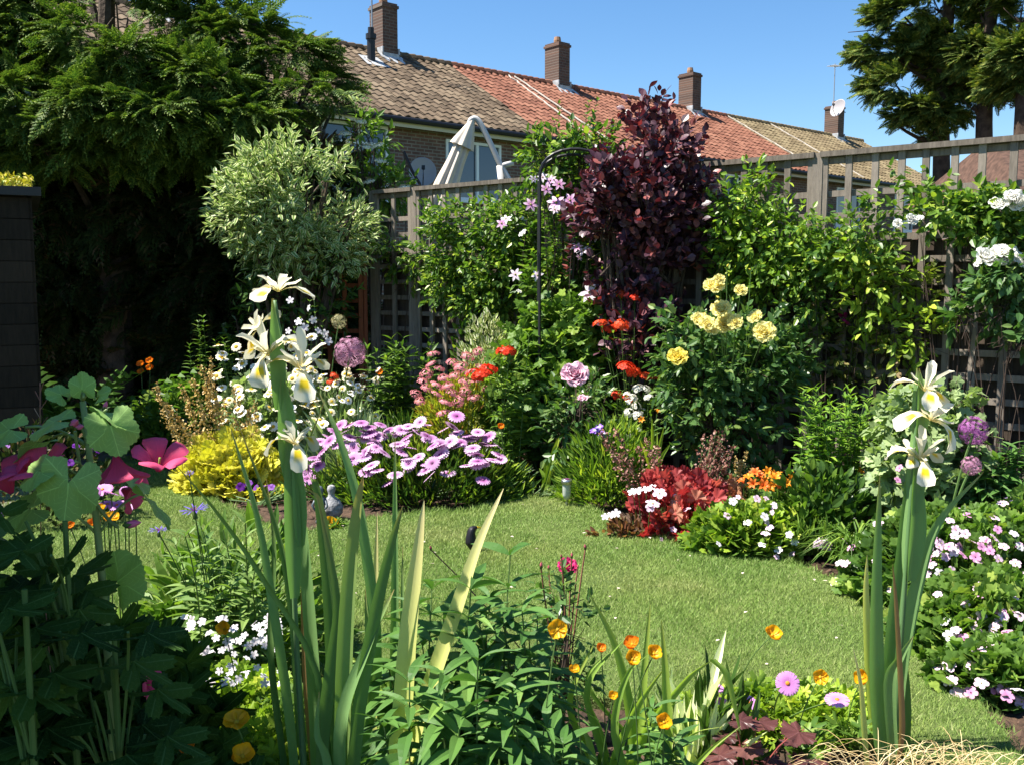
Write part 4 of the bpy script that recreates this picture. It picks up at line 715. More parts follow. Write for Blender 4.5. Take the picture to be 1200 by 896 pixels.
# green bush under the dogwood and darkness beside it
o_ = gx(300, 8.6); root = thing('laurel_bush', 'dark leafy bush below the variegated shrub, mostly in shade', 'bush', o_); shrub(root, clobes([(320, 350, 40, 55, 0), (385, 340, 36, 50, .1), (290, 380, 26, 50, 0)], 8.6, o_), 420, LM, .08, G_dark, k=6, ground=(0, 0, 0))
# tall white campanula / spike plant
o_ = gx(240, 8.1); root = thing('upright_perennial', 'slim upright green spikes standing against the black shade', 'plant', o_); B = [(x, R.uniform(-.1, .1), 0) for x in (-.12, -.05, 0, .06, .2, .26, .3)]
T_ = [np.array(at(u, v, 8.1)) - o_ for u, v in ((222, 405), (232, 378), (238, 372), (233, 388), (252, 400), (262, 398), (268, 412))]; stems(root, B, T_, LLAN, .1, G_mid, 22, 3, .2, .35, .05)
# fern-like feathery foliage in shade
root = thing('fern', 'feathery fern in deep shade left of the path', 'fern', gx(75, 7.6)); g = Geo()
for q in range(26): a = q * .7; D = np.array([math.cos(a), math.sin(a) * .7, 1.1 + R.uniform(-.3, .3)]); grow(g, xf(spray_t(12, 70, .45, .02, False, .25), None), np.array([[R.normal(0, .04), R.normal(0, .04), .02]]), unit(D)[None], 1.05, up=np.array([-D[0], -D[1], .6]), jit=.1)
put('foliage', g, G_fern, root)
# purple flowers at the left, shade put into petal and leaf colour
o_ = gx(40, 5.6); root = thing('purple_flower_mass', 'purple flowers darkened as if in shade at the left edge', 'plant', o_); P, d = dome(1000, .55, .35, .62, .5); g = Geo(); grow(g, LS, P, unit(d + [0, 0, .3]), .05, jit=.6); put('foliage', g, G_hedge, root)
P, d = dome(24, .56, .36, .6, .95, .15)
for p, q in zip(P, d): bloom('purple', root, p, q + [0, -.4, .3], R.uniform(.02, .03))
# welsh poppies in shade
o_ = gx(168, 7.9); root = thing('poppy_plant', 'small orange poppies catching light beside the dark path', 'plant', o_, 0, 'poppy plants'); P, d = dome(250, .3, .2, .28, .3); g = Geo(); grow(g, LOB5, P, unit(d + [0, 0, .3]), .06, jit=.5); put('foliage', g, G_mid, root); s_ = Geo()
for u, v in ((165, 428), (176, 424), (176, 432), (166, 437)): p = at(u, v, 7.9) - o_; bloom('poppyo', root, p, (R.normal(0, .3), -.6, .7), .035); s_.add(tube_t(bez((0, 0, 0), p * [.6, .6, .5], p, 6), .003, 4))
put('stem', s_, STEM, root)

def mound(name, label, cat, u, Y, rx, ry, h, tpl, size, m, n, inner=.45, jit=.5, upw=.3, group=None, cf=6., ct=-.3, stemn=24, low=0.):
    o = gx(u, Y); root = thing(name, label, cat, o, 0, group); P, d = dome(int(n * 1.4), rx, ry, h, inner); k = clump(P + o, cf, u) > ct; P, d = P[k][:n], d[k][:n]
    P = P * (1 + .13 * clump(P * 2 + o, 5, 2))[:, None]; P[:, 2] = np.maximum(P[:, 2], .015); g = Geo(); grow(g, tpl, P, unit(d + [0, 0, upw]), size, up=unit(d * .8 + [0, 0, 1.]), jit=jit); put('foliage', g, m, root)
    if stemn:
        s = Geo(); [s.add(tube_t(bez((R.normal(0, .03), R.normal(0, .03), 0), p * [.4, .4, .6], p, 5), .004, 4, False)) for p in P[:stemn]]; put('stem', s, STEM, root)
    return root, o
def surf(o, ell, u, v):
    d = at(u, v, 1.) - [0, 0, CH]; c = np.array([0, 0, CH]) - o; e = np.array(ell) * 1.04; a, b = d / e, c / e
    A, B, Cc = a @ a, a @ b, b @ b - 1; q = B * B - A * Cc
    return (-B - math.sqrt(q)) / A if q > 0 else o[1]
def heads(root, o, pts, Y, kinds, s, face=(0, -.5, .8), fj=.35, stalk=True, sm=None, base=None, dj=.15, sw=.0025, sname='flower_stalk', zb=.0, ell=None):
    """blooms at picture spots (u, v), each on its own stalk, scattered in depth round Y"""
    g = Geo(); nn = 0
    for uv in pts:
        Yq = Y + R.uniform(-dj, dj) if ell is None else surf(o, ell, uv[0], uv[1]) + R.uniform(-.05, .03)
        p = at(uv[0], uv[1], Yq) - o; p[2] = max(p[2], .04); k = kinds[R.integers(len(kinds))] if not isinstance(kinds, str) else kinds
        sz = s * R.uniform(.85, 1.15) * (uv[2] if len(uv) > 2 else 1)
        bloom(k, root, p, np.array(face) + R.normal(0, fj, 3) * [1, 1, .5], sz)
        if stalk: b = np.array(base) if base is not None else np.array([p[0] * .6, p[1] * .6, zb]); g.add(tube_t(bez(b, (p[0] * .5 + b[0] * .5 + R.normal(0, .012), p[1] * .5 + b[1] * .5, p[2] * .6 + b[2] * .4), p - [0, 0, .1 * sz], 6), sw, 4)); nn += 1
    if nn: put(sname, g, sm or STEM, root)
def scatter(root, o, n, rx, ry, h, kinds, s, low=.12, face=(0, -.35, .8), fj=.35, grow_=1.05, z0=0.):
    P, d = dome(n, rx * grow_, ry * grow_, h * grow_, .93, low)
    k_ = d[:, 1] < .55; P, d = P[k_], d[k_]
    for p, q in zip(P, d): bloom(kinds[R.integers(len(kinds))], root, p + [0, 0, z0], q * .7 + np.array(face) + R.normal(0, fj, 3) * .6, s * R.uniform(.8, 1.2))
def plumes(root, o, pts, Y, m, fs=.012, n=70, L=.22, base=None, dj=.12, wd=.03):
    """airy flower plumes: each a stalk with tiny florets"""
    fsx = leaf2(.9, .3, .2)
    for u, v in pts:
        p = at(u, v, Y + R.uniform(-dj, dj)) - o; b = base if base is not None else p * [.35, .35, 0]; mid = (p + b) / 2 + [R.normal(0, .03), 0, .06]; Lq = bez(b, mid, p, 10); g = Geo(); g.add(tube_t(Lq, .002, 3, False), 1)
        t = 1 - L * R.uniform(0, 1, n) / max(.05, np.linalg.norm(p - b)); Pn = np.array([np.interp(t, np.linspace(0, 1, 10), Lq[:, i]) for i in range(3)]).T + R.normal(0, wd / 2, (n, 3)) * (1.25 - t)[:, None].clip(.2, 1)
        g.inst(fsx, frames(R.normal(size=(n, 3)), R.normal(size=(n, 3))), Pn, fs * R.uniform(.7, 1.4, n)); put('flower_plume', g, [m, STEM], root)
# ================================================================== BACK BORDER (left to right)
r, o = mound('hardy_geranium', 'low mound of small fresh green leaves at the path edge', 'plant', 215, 8.2, .5, .4, .55, LOB5, .08, G_mid, 1100)
# feverfew mass
r, o = mound('feverfew', 'bushy mass of small white and cream daisies behind the tall left iris', 'plant', 325, 7.1, .5, .45, .8, LOB5, .055, G_grey, 2200, .4)
DA = [(R.uniform(252, 372), R.uniform(392, 515)) for _ in range(100)]; heads(r, o, DA[:60], 6.95, ['fever', 'fever', 'feverc'], .043, (0, -.5, .8), .4, ell=(.5, .45, .8)); heads(r, o, DA[60:], 6.8, ['feverc', 'fever'], .038, (0, -.5, .8), .4, ell=(.5, .45, .8))
r, o = mound('camomile', 'airy clump of cream camomile daisies beside the dusky allium', 'plant', 395, 6.95, .3, .3, .66, LL, .09, G_grey, 1300, .3, .5, .8)
heads(r, o, [(R.uniform(345, 445), R.uniform(432, 500)) for _ in range(70)], 6.9, ['feverc', 'feverc', 'fever'], .03, (0, -.5, .8), .4, ell=(.3, .3, .66))
# white campanula spikes
o = gx(362, 7.5); r = thing('campanula', 'tall thin stems with a few white stars above the feverfew', 'plant', o); tp = [(363, 352), (368, 350), (352, 372), (378, 378), (345, 385)]; stems(r, [(R.normal(0, .1), R.normal(0, .1), 0) for _ in tp], [at(u, v, 7.5) - o for u, v in tp], LLAN, .07, G_mid, 16, 2, .3, .5, .1)
heads(r, o, [(362, 361), (367, 375), (357, 384), (373, 388), (350, 377), (366, 396), (381, 391), (340, 352), (355, 398), (385, 400), (338, 388)], 7.45, 'small_white', .032, (0, -.9, .3), stalk=False)
def oneallium(label, u, v, Y, kind, s, cat='allium', lean=.1):
    o = gx(u, Y); r = thing('allium', label, cat, o, 0, 'alliums'); p = at(u, v, Y) - o; bloom(kind, r, p, (0, 0, 1), s); g = Geo(); g.add(tube_t(bez((-lean, 0, 0), (-lean, 0, p[2] * .5), p - [0, 0, s * .2], 8), .006, 6)); put('stem', g, STEM, r); g = Geo()
    for a in (0, 1.6, 3.2, 4.6): g.add(strip_t(bez((-lean, 0, 0), (-lean + .12 * math.cos(a), .12 * math.sin(a), .3), (-lean + .3 * math.cos(a), .3 * math.sin(a), .2), 7), [.03, .035, .035, .03, .025, .015, .003], nrm=(0, 0, 1)))
    put('leaf', g, G_mid, r)
oneallium('dusky purple allium globe above the daisies, left of the trellis foot', 410, 413, 6.9, 'alliumd', .12)
oneallium('faded greenish allium seed head above the daisies', 397, 377, 7.5, 'alliums', .062)
oneallium('violet allium globe at right behind the right-hand iris', 1141, 504, 4.45, 'allium', .07)
oneallium('small dusky allium globe just below the violet one', 1138, 545, 4.4, 'alliumd', .048)
heads(tag(link('poppy_plant', None, None, gx(385, 6.9)), 'single red poppy among the white daisies', 'plant', 'poppy plants'), gx(385, 6.9), [(392, 441, 1.1), (388, 449)], 6.9, 'lychniso', .035, (0, -.6, .7))
# lime heuchera with straw plumes
r, o = mound('heuchera', 'lime yellow heuchera mound at the left corner of the lawn', 'plant', 268, 6.5, .36, .3, .36, LHEU, .085, G_yel, 800, .5, .35, .5, 'heucheras')
plumes(r, o, [(182, 452), (190, 470), (196, 495), (205, 508), (212, 452), (220, 470), (226, 445), (236, 430), (240, 452), (246, 440), (252, 462), (235, 480), (262, 470), (285, 495), (292, 480), (300, 470), (215, 495), (258, 500), (232, 505), (246, 420), (275, 455), (200, 480)], 6.5, G_ply, .017, 110, .34, wd=.07)
r, o = mound('golden_perennial', 'yellow green clump leaning over the lawn edge beside the lime heuchera', 'plant', 300, 6.35, .22, .2, .3, LHEU, .06, G_yel, 260, .4)
r, o = mound('violet_bedding', 'low violet bedding flowers in front of the lime heuchera', 'plant', 305, 6.05, .25, .12, .1, LS, .04, G_mid, 200, .4); heads(r, o, [(282, 570), (300, 571), (312, 569), (318, 571), (322, 575), (292, 566)], 6.0, 'purple', .026, stalk=False)
# phlox-like clump at the trellis foot
o = gx(468, 8.0); r = thing('phlox', 'leafy dark green clump at the foot of the left trellis', 'plant', o, 0, 'phlox clumps'); tp = [(R.uniform(424, 508), R.uniform(396, 425)) for _ in range(34)]; stems(r, [((at(u, 450, 8)[0] - o[0]) * .7, R.uniform(-.25, .25), 0) for u, v in tp], [at(u, v, 8. + R.uniform(-.3, .3)) - o for u, v in tp], LLAN, .17, G_mid, 12, 2, .25, .4, .1)
heads(r, o, [(425, 442), (445, 436)], 7.7, 'poppyo', .03, stalk=False)
r, o = mound('blue_fescue', 'tuft of blue-grey grass behind the pink daisies', 'grass tuft', 405, 6.75, .28, .22, .4, LNAR, .22, G_blue, 900, .1, .3, 1.2, stemn=0)
r, o = mound('filler_foliage', 'feathery green foliage between the grass tuft and the pink spiraea', 'plant', 470, 7., .4, .3, .42, LL, .1, G_mid, 1300, .3, .5, 1.)
# spiraea
r, o = mound('spiraea', 'golden-leaved spiraea covered in dusky pink flower heads', 'shrub', 535, 7.0, .36, .3, .78, LM, .06, G_gold, 2800, .35)
SPp = [(508, 415), (530, 425), (548, 418), (560, 412), (575, 421), (500, 438), (515, 432), (533, 440), (500, 455), (512, 462), (488, 462), (525, 452), (545, 447), (522, 472), (537, 470), (552, 436), (565, 430), (497, 448), (505, 427), (520, 443), (570, 455), (560, 447), (555, 466), (520, 484), (512, 452), (540, 430), (584, 432), (492, 470), (530, 460), (545, 458)]
heads(r, o, SPp, 6.85, 'spiraea', .052, (0, -.45, .9), .3, ell=(.38, .35, .82))
# variegated euonymus
r, o = mound('euonymus', 'pale variegated euonymus bush at the middle of the trellis', 'shrub', 574, 7.4, .36, .24, 1.12, LS, .06, G_varw, 2600, .5)
r, o = mound('ivy_clump', 'green climber leaves low on the trellis above the pale euonymus', 'plant', 565, 8.1, .3, .15, 1.35, LS, .06, G_clim, 900, .6)
# osteospermum
r, o = mound('osteospermum', 'broad mound of pale pink daisies spilling over the far lawn edge', 'plant', 495, 6.3, .74, .42, .36, LL, .075, G_dark, 5200, .3, .5, .6, cf=9)
g = Geo(); P, d = dome(1500, .74, .42, .37, .6); grow(g, LL, P, unit(d + [0, 0, .8]), .08, jit=.5); put('fresh_foliage', g, G_lime, r)
OS = [(405, 505), (412, 520), (398, 498), (410, 512), (433, 500), (430, 512), (437, 517), (446, 497), (447, 510), (456, 503), (440, 527), (450, 530), (435, 545), (425, 535), (430, 552), (442, 551), (470, 503), (478, 499), (492, 494), (497, 498), (476, 512), (473, 520), (466, 520), (455, 565), (463, 556), (484, 505), (497, 505), (503, 513), (500, 510), (480, 547), (498, 551), (503, 558), (535, 487), (530, 499), (520, 503), (535, 507), (527, 517), (516, 520), (545, 510), (552, 513), (560, 506), (540, 518), (556, 512), (563, 510), (575, 521), (583, 522), (507, 522), (515, 532), (560, 540), (553, 528), (567, 544), (586, 539), (547, 545), (525, 554), (566, 562), (518, 531), (420, 512), (386, 512), (398, 520), (375, 517), (480, 524), (423, 495), (410, 497), (490, 507), (466, 510), (392, 505)]
heads(r, o, OS + [(R.uniform(395, 590), R.uniform(502, 545)) for _ in range(26)], 6.15, ['osteo', 'osteow', 'osteow'], .053, (0, -.3, 1), .38, ell=(.76, .44, .42))
# osteospermum behind iris stems at left
r, o = mound('osteospermum', 'small clump of pink daisies seen between the left iris leaves', 'plant', 372, 6.2, .25, .2, .3, LL, .07, G_mid, 600, .3, .5, .6); heads(r, o, [(368, 536), (372, 545), (360, 549), (352, 540), (378, 528), (386, 516), (360, 560)], 6.1, ['osteo'], .055, (0, -.35, .9))
# tall green peony-like bush with a pink rose
o = gx(636, 6.95); r = thing('peony_bush', 'tall leafy green bush in the middle of the border', 'bush', o); PL = clobes([(650, 400, 46, 30, 0), (622, 440, 38, 36, 0), (665, 430, 48, 42, .05), (630, 480, 55, 38, 0), (690, 400, 26, 36, .1)], 6.95, o); shrub(r, PL, 900, LOB5, .075, G_mid, k=6, twig=.15, ct=-.4, ground=(0, 0, 0))
tp = [(585, 400), (597, 395), (608, 400), (575, 415), (620, 385), (604, 420), (590, 430), (640, 372), (660, 380)]
o = gx(598, 6.5); r = thing('lychnis_plant', 'leafy stems topped by two scarlet flower domes left of the peony bush', 'plant', o, 0, 'lychnis plants'); stems(r, [(R.normal(0, .1), R.normal(0, .1), 0) for _ in tp[:7]], [at(u, v + 8, 6.5) - o for u, v in tp[:7]], LLAN, .14, G_mid, 14, 2, .1, .45, .1)
heads(r, o, [(594, 413, 1.1), (572, 434), (558, 440), (566, 440, 1.1)], 6.45, 'lychnis', .068, (0, -.25, .95), .15, base=(0, 0, 0)); heads(r, o, [(587, 500, .7)], 6.3, 'poppyo', .035, base=(0, -.2, 0))
# deep dark base foliage
r, o = mound('shade_plant', 'dark leaves low in the shade under the peony bush', 'plant', 628, 6.75, .42, .2, .4, LM, .08, G_dark, 500, .5)
# solar lights
M_st = mat('brushed steel', (.5, .5, .5), .3, metal=.9); M_lens = mat('clear lens', (.45, .48, .42), .15, spec=.8)
def solar(label, u, vt, vb, w, Y=None):
    b = gr(u, vb) if Y is None else gx(u, Y); r = thing('solar_light', label, 'garden light', b, 0, 'solar garden lights'); top = at(u, vt, b[1])[2]; rad = w / CF * b[1] / 2
    g = Geo(); g.add(lathe_t([(0, top), (rad, top), (rad * 1.02, top - .012), (rad, top - .03), (rad * .7, top - .03)], 20)); put('cap', g, M_st, r, True); g = Geo(); g.add(lathe_t([(rad * .8, top - .03), (rad * .78, top - .1), (rad * .5, top - .13), (.01, top - .13)], 16)); put('lens', g, M_lens, r, True); g = Geo(); g.add(tube_t([(0, 0, 0), (0, 0, top - .1)], .008, 8)); put('stake', g, M_st, r)
    g = Geo(); g.add(lathe_t([(0, top + .001), (rad * .7, top + .003)], 4)); put('solar_panel', g, DE, r)
solar('small steel solar light at the lawn edge below the peony bush', 664, 561, 596, 13); solar('steel solar light standing among the red heuchera leaves', 792, 577, 628, 18)
# small strap-leaved seedlings
def tuft(name, label, u, Y, pts, m, w=.012, base=None, cat='plant', n=7, group=None):
    o = gx(u, Y); r = thing(name, label, cat, o, 0, group); g = Geo()
    for i, q in enumerate(pts):
        b = np.array([R.normal(0, .02), R.normal(0, .02), 0]); P_ = smoothpath([b] + [at(a, b_, Y + R.uniform(-.05, .05)) - o for a, b_ in q], 10); ww = w * np.sin(np.linspace(.5, np.pi - .02, 10)) ** .6; g.add(strip_t(P_, ww, nrm=(0, -1, .3), cup=.2))
    put('leaf', g, m, r); return r, o
tuft('young_lily', 'young pale green strap leaves on bare soil by the small solar light', 640, 6.35, [[(640, 545), (650, 525)], [(644, 545), (662, 540)], [(650, 530), (655, 512)], [(638, 560), (632, 548)], [(652, 520), (668, 505)]], G_lime, .03)
r, o = mound('seedling_patch', 'scattered grey-green seedlings on the soil by the lawn edge', 'plant', 625, 6.2, .28, .12, .07, LM, .05, G_grey, 60, .3, .6)
# pink rose
o = gx(676, 6.4); r = thing('rose_bush', 'slender rose bush with one big pale pink bloom', 'rose bush', o, 0, 'rose bushes'); shrub(r, clobes([(680, 475, 30, 22, 0), (668, 510, 26, 26, 0)], 6.4, o), 120, LS, .06, G_rose, k=6, ground=(0, 0, 0)); heads(r, o, [(674, 440, 1.15)], 6.0, 'prose', .062, (0, -.7, .6), .1, base=(0, 0, 0)); heads(r, o, [(683, 467, .6)], 6.05, 'prose', .05, (0, -.4, .8), .1, base=(0, 0, 0))
# airy green mass with violet and white flowers
r, o = mound('love_in_a_mist', 'frilly bright green mound at the bend of the lawn', 'plant', 715, 6.15, .36, .3, .56, LL, .08, G_lime, 1500, .35, .6, .7); g = Geo(); P, d = dome(1800, .35, .29, .53, .3); grow(g, LL, P, unit(d + [0, 0, .7]), .08, jit=.6); put('dark_foliage', g, G_mid, r)
heads(r, o, [(697, 504, 1.), (708, 508, 1.1), (702, 500, .8)], 6.1, 'violet', .038, (0, -.6, .7))
o = gx(745, 6.35); r = thing('sweet_william', 'loose white flower clusters below the scarlet lychnis', 'plant', o); stems(r, [(R.normal(0, .12), R.normal(0, .1), 0) for _ in range(26)], [at(R.uniform(722, 772), R.uniform(452, 520), 6.35) - o for _ in range(26)], LM, .09, G_mid, 12, 2, .2, .5, .15)
heads(r, o, [(748, 456), (757, 456), (742, 466), (738, 472), (745, 476), (751, 483), (737, 484), (747, 488), (742, 502), (737, 508), (748, 504), (760, 466), (735, 464)], 6.3, 'whitehead', .036, (0, -.6, .7), dj=.08); heads(r, o, [(752, 492), (770, 484)], 6.25, 'alst', .03)
o = gx(740, 6.55); r = thing('lychnis_plant', 'scarlet lychnis rising in tiers in front of the smoke bush', 'plant', o, 0, 'lychnis plants'); tp = [(728, 345), (742, 350), (706, 378), (718, 382), (733, 378), (738, 430), (762, 442), (724, 462), (735, 466), (755, 380)]
stems(r, [(R.normal(0, .1), R.normal(0, .1), 0) for _ in tp], [at(u, v + 6, 6.55) - o for u, v in tp], LLAN, .12, G_mid, 10, 2, .1, .5, .1); heads(r, o, [(727, 345, .75), (744, 350, .7), (703, 380), (715, 384, 1.1), (728, 381, .9), (734, 432), (742, 437, .9), (757, 441, .8), (768, 444, .8), (723, 463, .6), (736, 466, .6), (754, 377, .5)], 6.5, ['lychnis', 'lychniso'], .062, (0, -.45, .85), .2, base=(0, 0, 0))
# ---------------- smoke bush
o = gx(757, 6.75); r = thing('smoke_bush', 'large purple-leaved smoke bush rising above the trellis', 'shrub', o)
SB = clobes([(760, 255, 48, 40, 0), (718, 245, 28, 38, -.05), (796, 245, 26, 38, 0), (755, 200, 34, 30, 0), (783, 190, 20, 26, 0), (806, 195, 9, 24, 0), (726, 185, 12, 20, 0), (757, 165, 8, 26, 0), (822, 190, 6, 20, 0), (716, 290, 28, 32, 0), (765, 300, 40, 30, 0), (698, 225, 12, 24, 0), (752, 380, 34, 26, .0), (735, 340, 26, 28, .1), (765, 405, 22, 22, -.1)], 6.75, o)
shrub(r, SB, 820, LROUND, .058, G_pur, k=9, twig=.25, shell=.3, cf=5.5, ct=-.05, seed=8, droop=-.1, upw=.9, jit=.4, lsp=.7, ground=(0, .05, 0), sr=.022, stemm=BARK)
g = Geo()   # long leading shoots
for u, v, h in ((690, 200, .4), (676, 235, .4), (672, 270, .35), (840, 200, .4), (845, 235, .3), (748, 130, .5), (765, 128, .5), (792, 140, .4), (710, 165, .4), (757, 112, .6), (718, 140, .4), (735, 150, .4), (800, 150, .4), (828, 155, .35), (770, 145, .4), (790, 160, .4), (700, 185, .3), (812, 165, .35)):
    p = at(u, v, 6.75) - o; s_ = int(h * 55)
    for i in range(s_): t = i / s_; a = i * 2.4; q = p - [0.06 * t, 0, h * t]; g.inst(LROUND, frames(unit(np.array([[math.cos(a), math.sin(a), .7 - .3 * t]])), np.array([[0, 0, 1.]])), [q], [.035 + .03 * t])
put('shoot_foliage', g, G_pur, r)
# ---------------- climbers
def climber(name, label, pts, Y_off, n, tpl, size, m, seed=0, k=6, group='climbers on the trellis', stemm=None, ct=-.3, twig=.16, g0=None):
    """pts: (u, v, ru, rv) lobes hugging the fence line; depth follows the fence"""
    def fy(u): t = (u - 600) / CF / 1.0; return (FA[1] - (0 - FA[0]) * 0 + (FD[1] / FD[0]) * (-FA[0])) / (1 - t * FD[1] / FD[0])
    sp = []; u0 = np.mean([p[0] for p in pts]); Yb = fy(u0) - Y_off; o = gx(u0, Yb); L_ = []
    for (u, v, ru, rv) in pts: Yq = fy(u) - Y_off; c = at(u, v, Yq) - o; kk = Yq / CF; L_.append((c[0], c[1], c[2], ru * kk, .16, rv * kk))
    r = thing(name, label, 'climber', o, 0, group); shrub(r, L_, n, tpl, size, m, k=k, twig=twig, shell=.2, cf=4.5, ct=ct, seed=seed, droop=.25, upw=.2, stemm=stemm or TWIG, sr=.005, nst=1, ground=(0, 0, 0)); return r, o, fy
r, o, fy = climber('climbing_rose', 'bushy green climber covering the left trellis', [(560, 268, 54, 20), (522, 285, 22, 36), (600, 268, 34, 32), (560, 308, 52, 30), (600, 325, 38, 34), (530, 335, 20, 26), (630, 295, 30, 40), (575, 352, 34, 18), (505, 270, 7, 20)], .17, 1150, LS, .055, G_clim, 4)
r, o, fy = climber('climbing_rose', 'thin shoots of leaf climbing beside the left corner post', [(462, 300, 16, 20), (470, 330, 18, 26), (458, 350, 12, 16), (490, 300, 8, 30)], .12, 130, LS, .06, G_clim, 5)
r, o, fy = climber('clematis', 'clematis with pale pink star flowers, left of the smoke bush', [(650, 240, 36, 24), (668, 280, 30, 40), (690, 320, 26, 34), (640, 210, 22, 12), (650, 340, 34, 30), (700, 350, 20, 20)], .3, 420, LS, .07, G_clim, 6)
heads(r, o, [(652, 238, 1.2), (622, 240), (655, 216, 1.), (684, 294), (676, 290, .8), (604, 322), (630, 323, .9), (691, 343, 1.3), (640, 222, .9), (588, 262, .8), (593, 257, .8), (668, 235), (645, 212, .8), (625, 210, .7), (692, 383, .7), (636, 208, .8), (650, 246, .8), (679, 302, .6)], 6.9, ['clem', 'clemw'], .058, (-.1, -.8, .4), .25, stalk=False, dj=.05); heads(r, o, [(613, 274, .6), (608, 342, .4)], 6.9, 'wrose', .05, stalk=False)
o = gx(660, 7.3); r = thing('rambling_rose', 'tall leggy green shoots above the trellis, left of the smoke bush', 'rose', o); tp = [(655, 122), (648, 140), (690, 120), (700, 118), (632, 150), (675, 160), (662, 170), (705, 150), (640, 170), (625, 180), (712, 160), (685, 165), (668, 140)]
stems(r, [(R.normal(0, .15), R.normal(0, .1), 0) for _ in tp], [at(u, v, 7.3) - o for u, v in tp], LS, .075, G_clim, 26, 2, .6, .25, .2, stemm=TWIG); shrub(r, clobes([(650, 185, 28, 20, 0), (690, 180, 28, 20, 0)], 7.3, o), 130, LS, .07, G_clim, ground=(0, 0, 0), name='lower_foliage')
r, o, fy = climber('honeysuckle', 'lime-tipped honeysuckle tumbling over the rail right of the smoke bush', [(870, 246, 32, 18), (852, 280, 22, 34), (893, 288, 34, 28), (885, 216, 14, 5), (907, 208, 4, 12), (925, 272, 18, 16), (870, 322, 34, 22), (915, 322, 22, 20)], .2, 600, LS, .052, leafmat('bright honeysuckle leaf', (.045, .10, .02), (.13, .21, .03), (.28, .34, .05), rough=.38, spec=.5), 7)
r, o, fy = climber('honeysuckle', 'deep green honeysuckle under the trellis top, behind the yellow roses', [(1010, 266, 26, 12), (960, 300, 26, 24), (1008, 302, 26, 18), (978, 335, 20, 12), (942, 350, 14, 36)], .2, 290, LS, .054, G_clim, 9, ct=-.1)
heads(r, o, [(953, 287, .5), (988, 370), (990, 378, .8), (1073, 325), (1168, 352, .6)], 6.2, 'magenta', .028, stalk=False)
r, o, fy = climber('honeysuckle', 'dense green climber hanging from the top of the right-hand trellis', [(1060, 248, 34, 14), (1110, 252, 38, 15), (1082, 272, 32, 14), (1150, 260, 26, 18), (1036, 218, 4, 8), (1092, 226, 7, 8), (1130, 290, 28, 10), (1180, 248, 15, 12), (1200, 280, 18, 28), (1150, 238, 8, 8)], .2, 340, LS, .06, G_clim, 11, twig=.12)
r, o, fy = climber('climbing_rose', 'climbing rose with white clusters at the right edge', [(1172, 358, 26, 20), (1190, 400, 20, 34), (1154, 388, 14, 16), (1182, 325, 18, 10), (1136, 372, 12, 8), (1194, 460, 12, 20), (1176, 430, 10, 14)], .4, 230, LO, .062, G_rose, 12, ct=-.25)
heads(r, o, [(1155, 303, 1.2), (1165, 299, 1.2), (1175, 304, 1.1), (1183, 300, 1.2), (1190, 306), (1150, 307, .7), (1171, 296), (1170, 240, .9), (1190, 236, 1.2), (1196, 242), (1185, 230, .7), (1195, 308), (1052, 262, .5), (1068, 258, .6), (1078, 256, .5), (1178, 296, .9)], 5.25, 'wrose', .042, (-.1, -.7, .5), .3, stalk=False, dj=.05)
r, o, fy = climber('jasmine', 'sparse brownish twiggy climber across the bare lattice squares', [(1000, 390, 28, 34), (1030, 370, 30, 26), (960, 410, 26, 40), (1050, 420, 26, 22), (940, 380, 20, 40), (1080, 350, 26, 20), (985, 440, 18, 20)], .1, 170, LS, .055, G_clr, 13, ct=-.05)
r, o, fy = climber('jasmine', 'yellow-green tendrils climbing the lattice above the right-hand iris', [(1000, 300, 30, 14), (1035, 330, 36, 20), (1020, 355, 26, 22), (1045, 385, 18, 18), (1070, 390, 22, 22)], .16, 150, LS, .06, G_lime, 14, ct=-.1)
heads(r, o, [(905, 333, .6), (912, 336, .6), (1070, 372, .4)], 6.3, 'ybud', .04, stalk=False)
# ---------------- yellow rose bush
o = gx(853, 5.95); r = thing('rose_bush', 'big rose bush full of yellow and cream roses in front of the right trellis', 'rose bush', o, 0, 'rose bushes'); YR = clobes([(850, 420, 62, 36, 0), (820, 450, 42, 40, -.05), (890, 440, 42, 42, 0), (855, 490, 66, 36, 0), (900, 400, 30, 28, 0), (800, 400, 20, 26, 0), (870, 530, 50, 24, 0)], 5.95, o)
shrub(r, YR, 760, LS, .062, G_rose, k=7, twig=.17, shell=.3, cf=4.5, ct=-.3, seed=21, ground=(0, 0, 0), sr=.014)
heads(r, o, [(837, 336, 1.), (843, 328, .6), (868, 341, .75), (845, 363, 1.15), (820, 375, .95), (851, 380, 1.15), (833, 386, .9), (885, 372, .65), (896, 390, 1.05), (794, 419, 1.15), (829, 380, .8), (862, 378, .7)], 5.36, ['yrose', 'yrosep', 'yrosep'], .048, (-.15, -.65, .6), .25, base=(0, 0, .5), dj=.05); heads(r, o, [(852, 313, .7), (880, 316, .4), (787, 406, .5), (843, 350, .6)], 5.85, 'ybud', .03, stalk=True)
# ---------------- red heuchera, plumes
r, o = mound('heuchera', 'mound of crimson and coral heuchera leaves at the right lawn edge', 'plant', 798, 5.35, .3, .26, .34, LHEU, .085, G_redh, 330, .35, .5, .6, 'heucheras')
plumes(r, o, [(705, 505), (720, 500), (712, 520), (728, 530), (748, 520), (755, 512), (765, 530), (738, 540), (770, 520), (835, 520), (840, 505), (848, 530), (852, 500), (830, 535), (855, 545), (825, 510), (845, 515), (860, 520)], 5.5, G_plr, .015, 90, .3, wd=.06)
r, o = mound('heuchera', 'smaller russet heuchera beside the orange lilies', 'plant', 862, 5.45, .14, .12, .27, LHEU, .07, leafmat('russet leaf', (.3, .14, .07), (.5, .26, .15), tcol=(1.2, .8, .6)), 130, .5, .35, .5, 'heucheras'); plumes(r, o, [(868, 540), (875, 528), (880, 548), (862, 535)], 5.45, G_ply, .013, 60, .2, wd=.04)
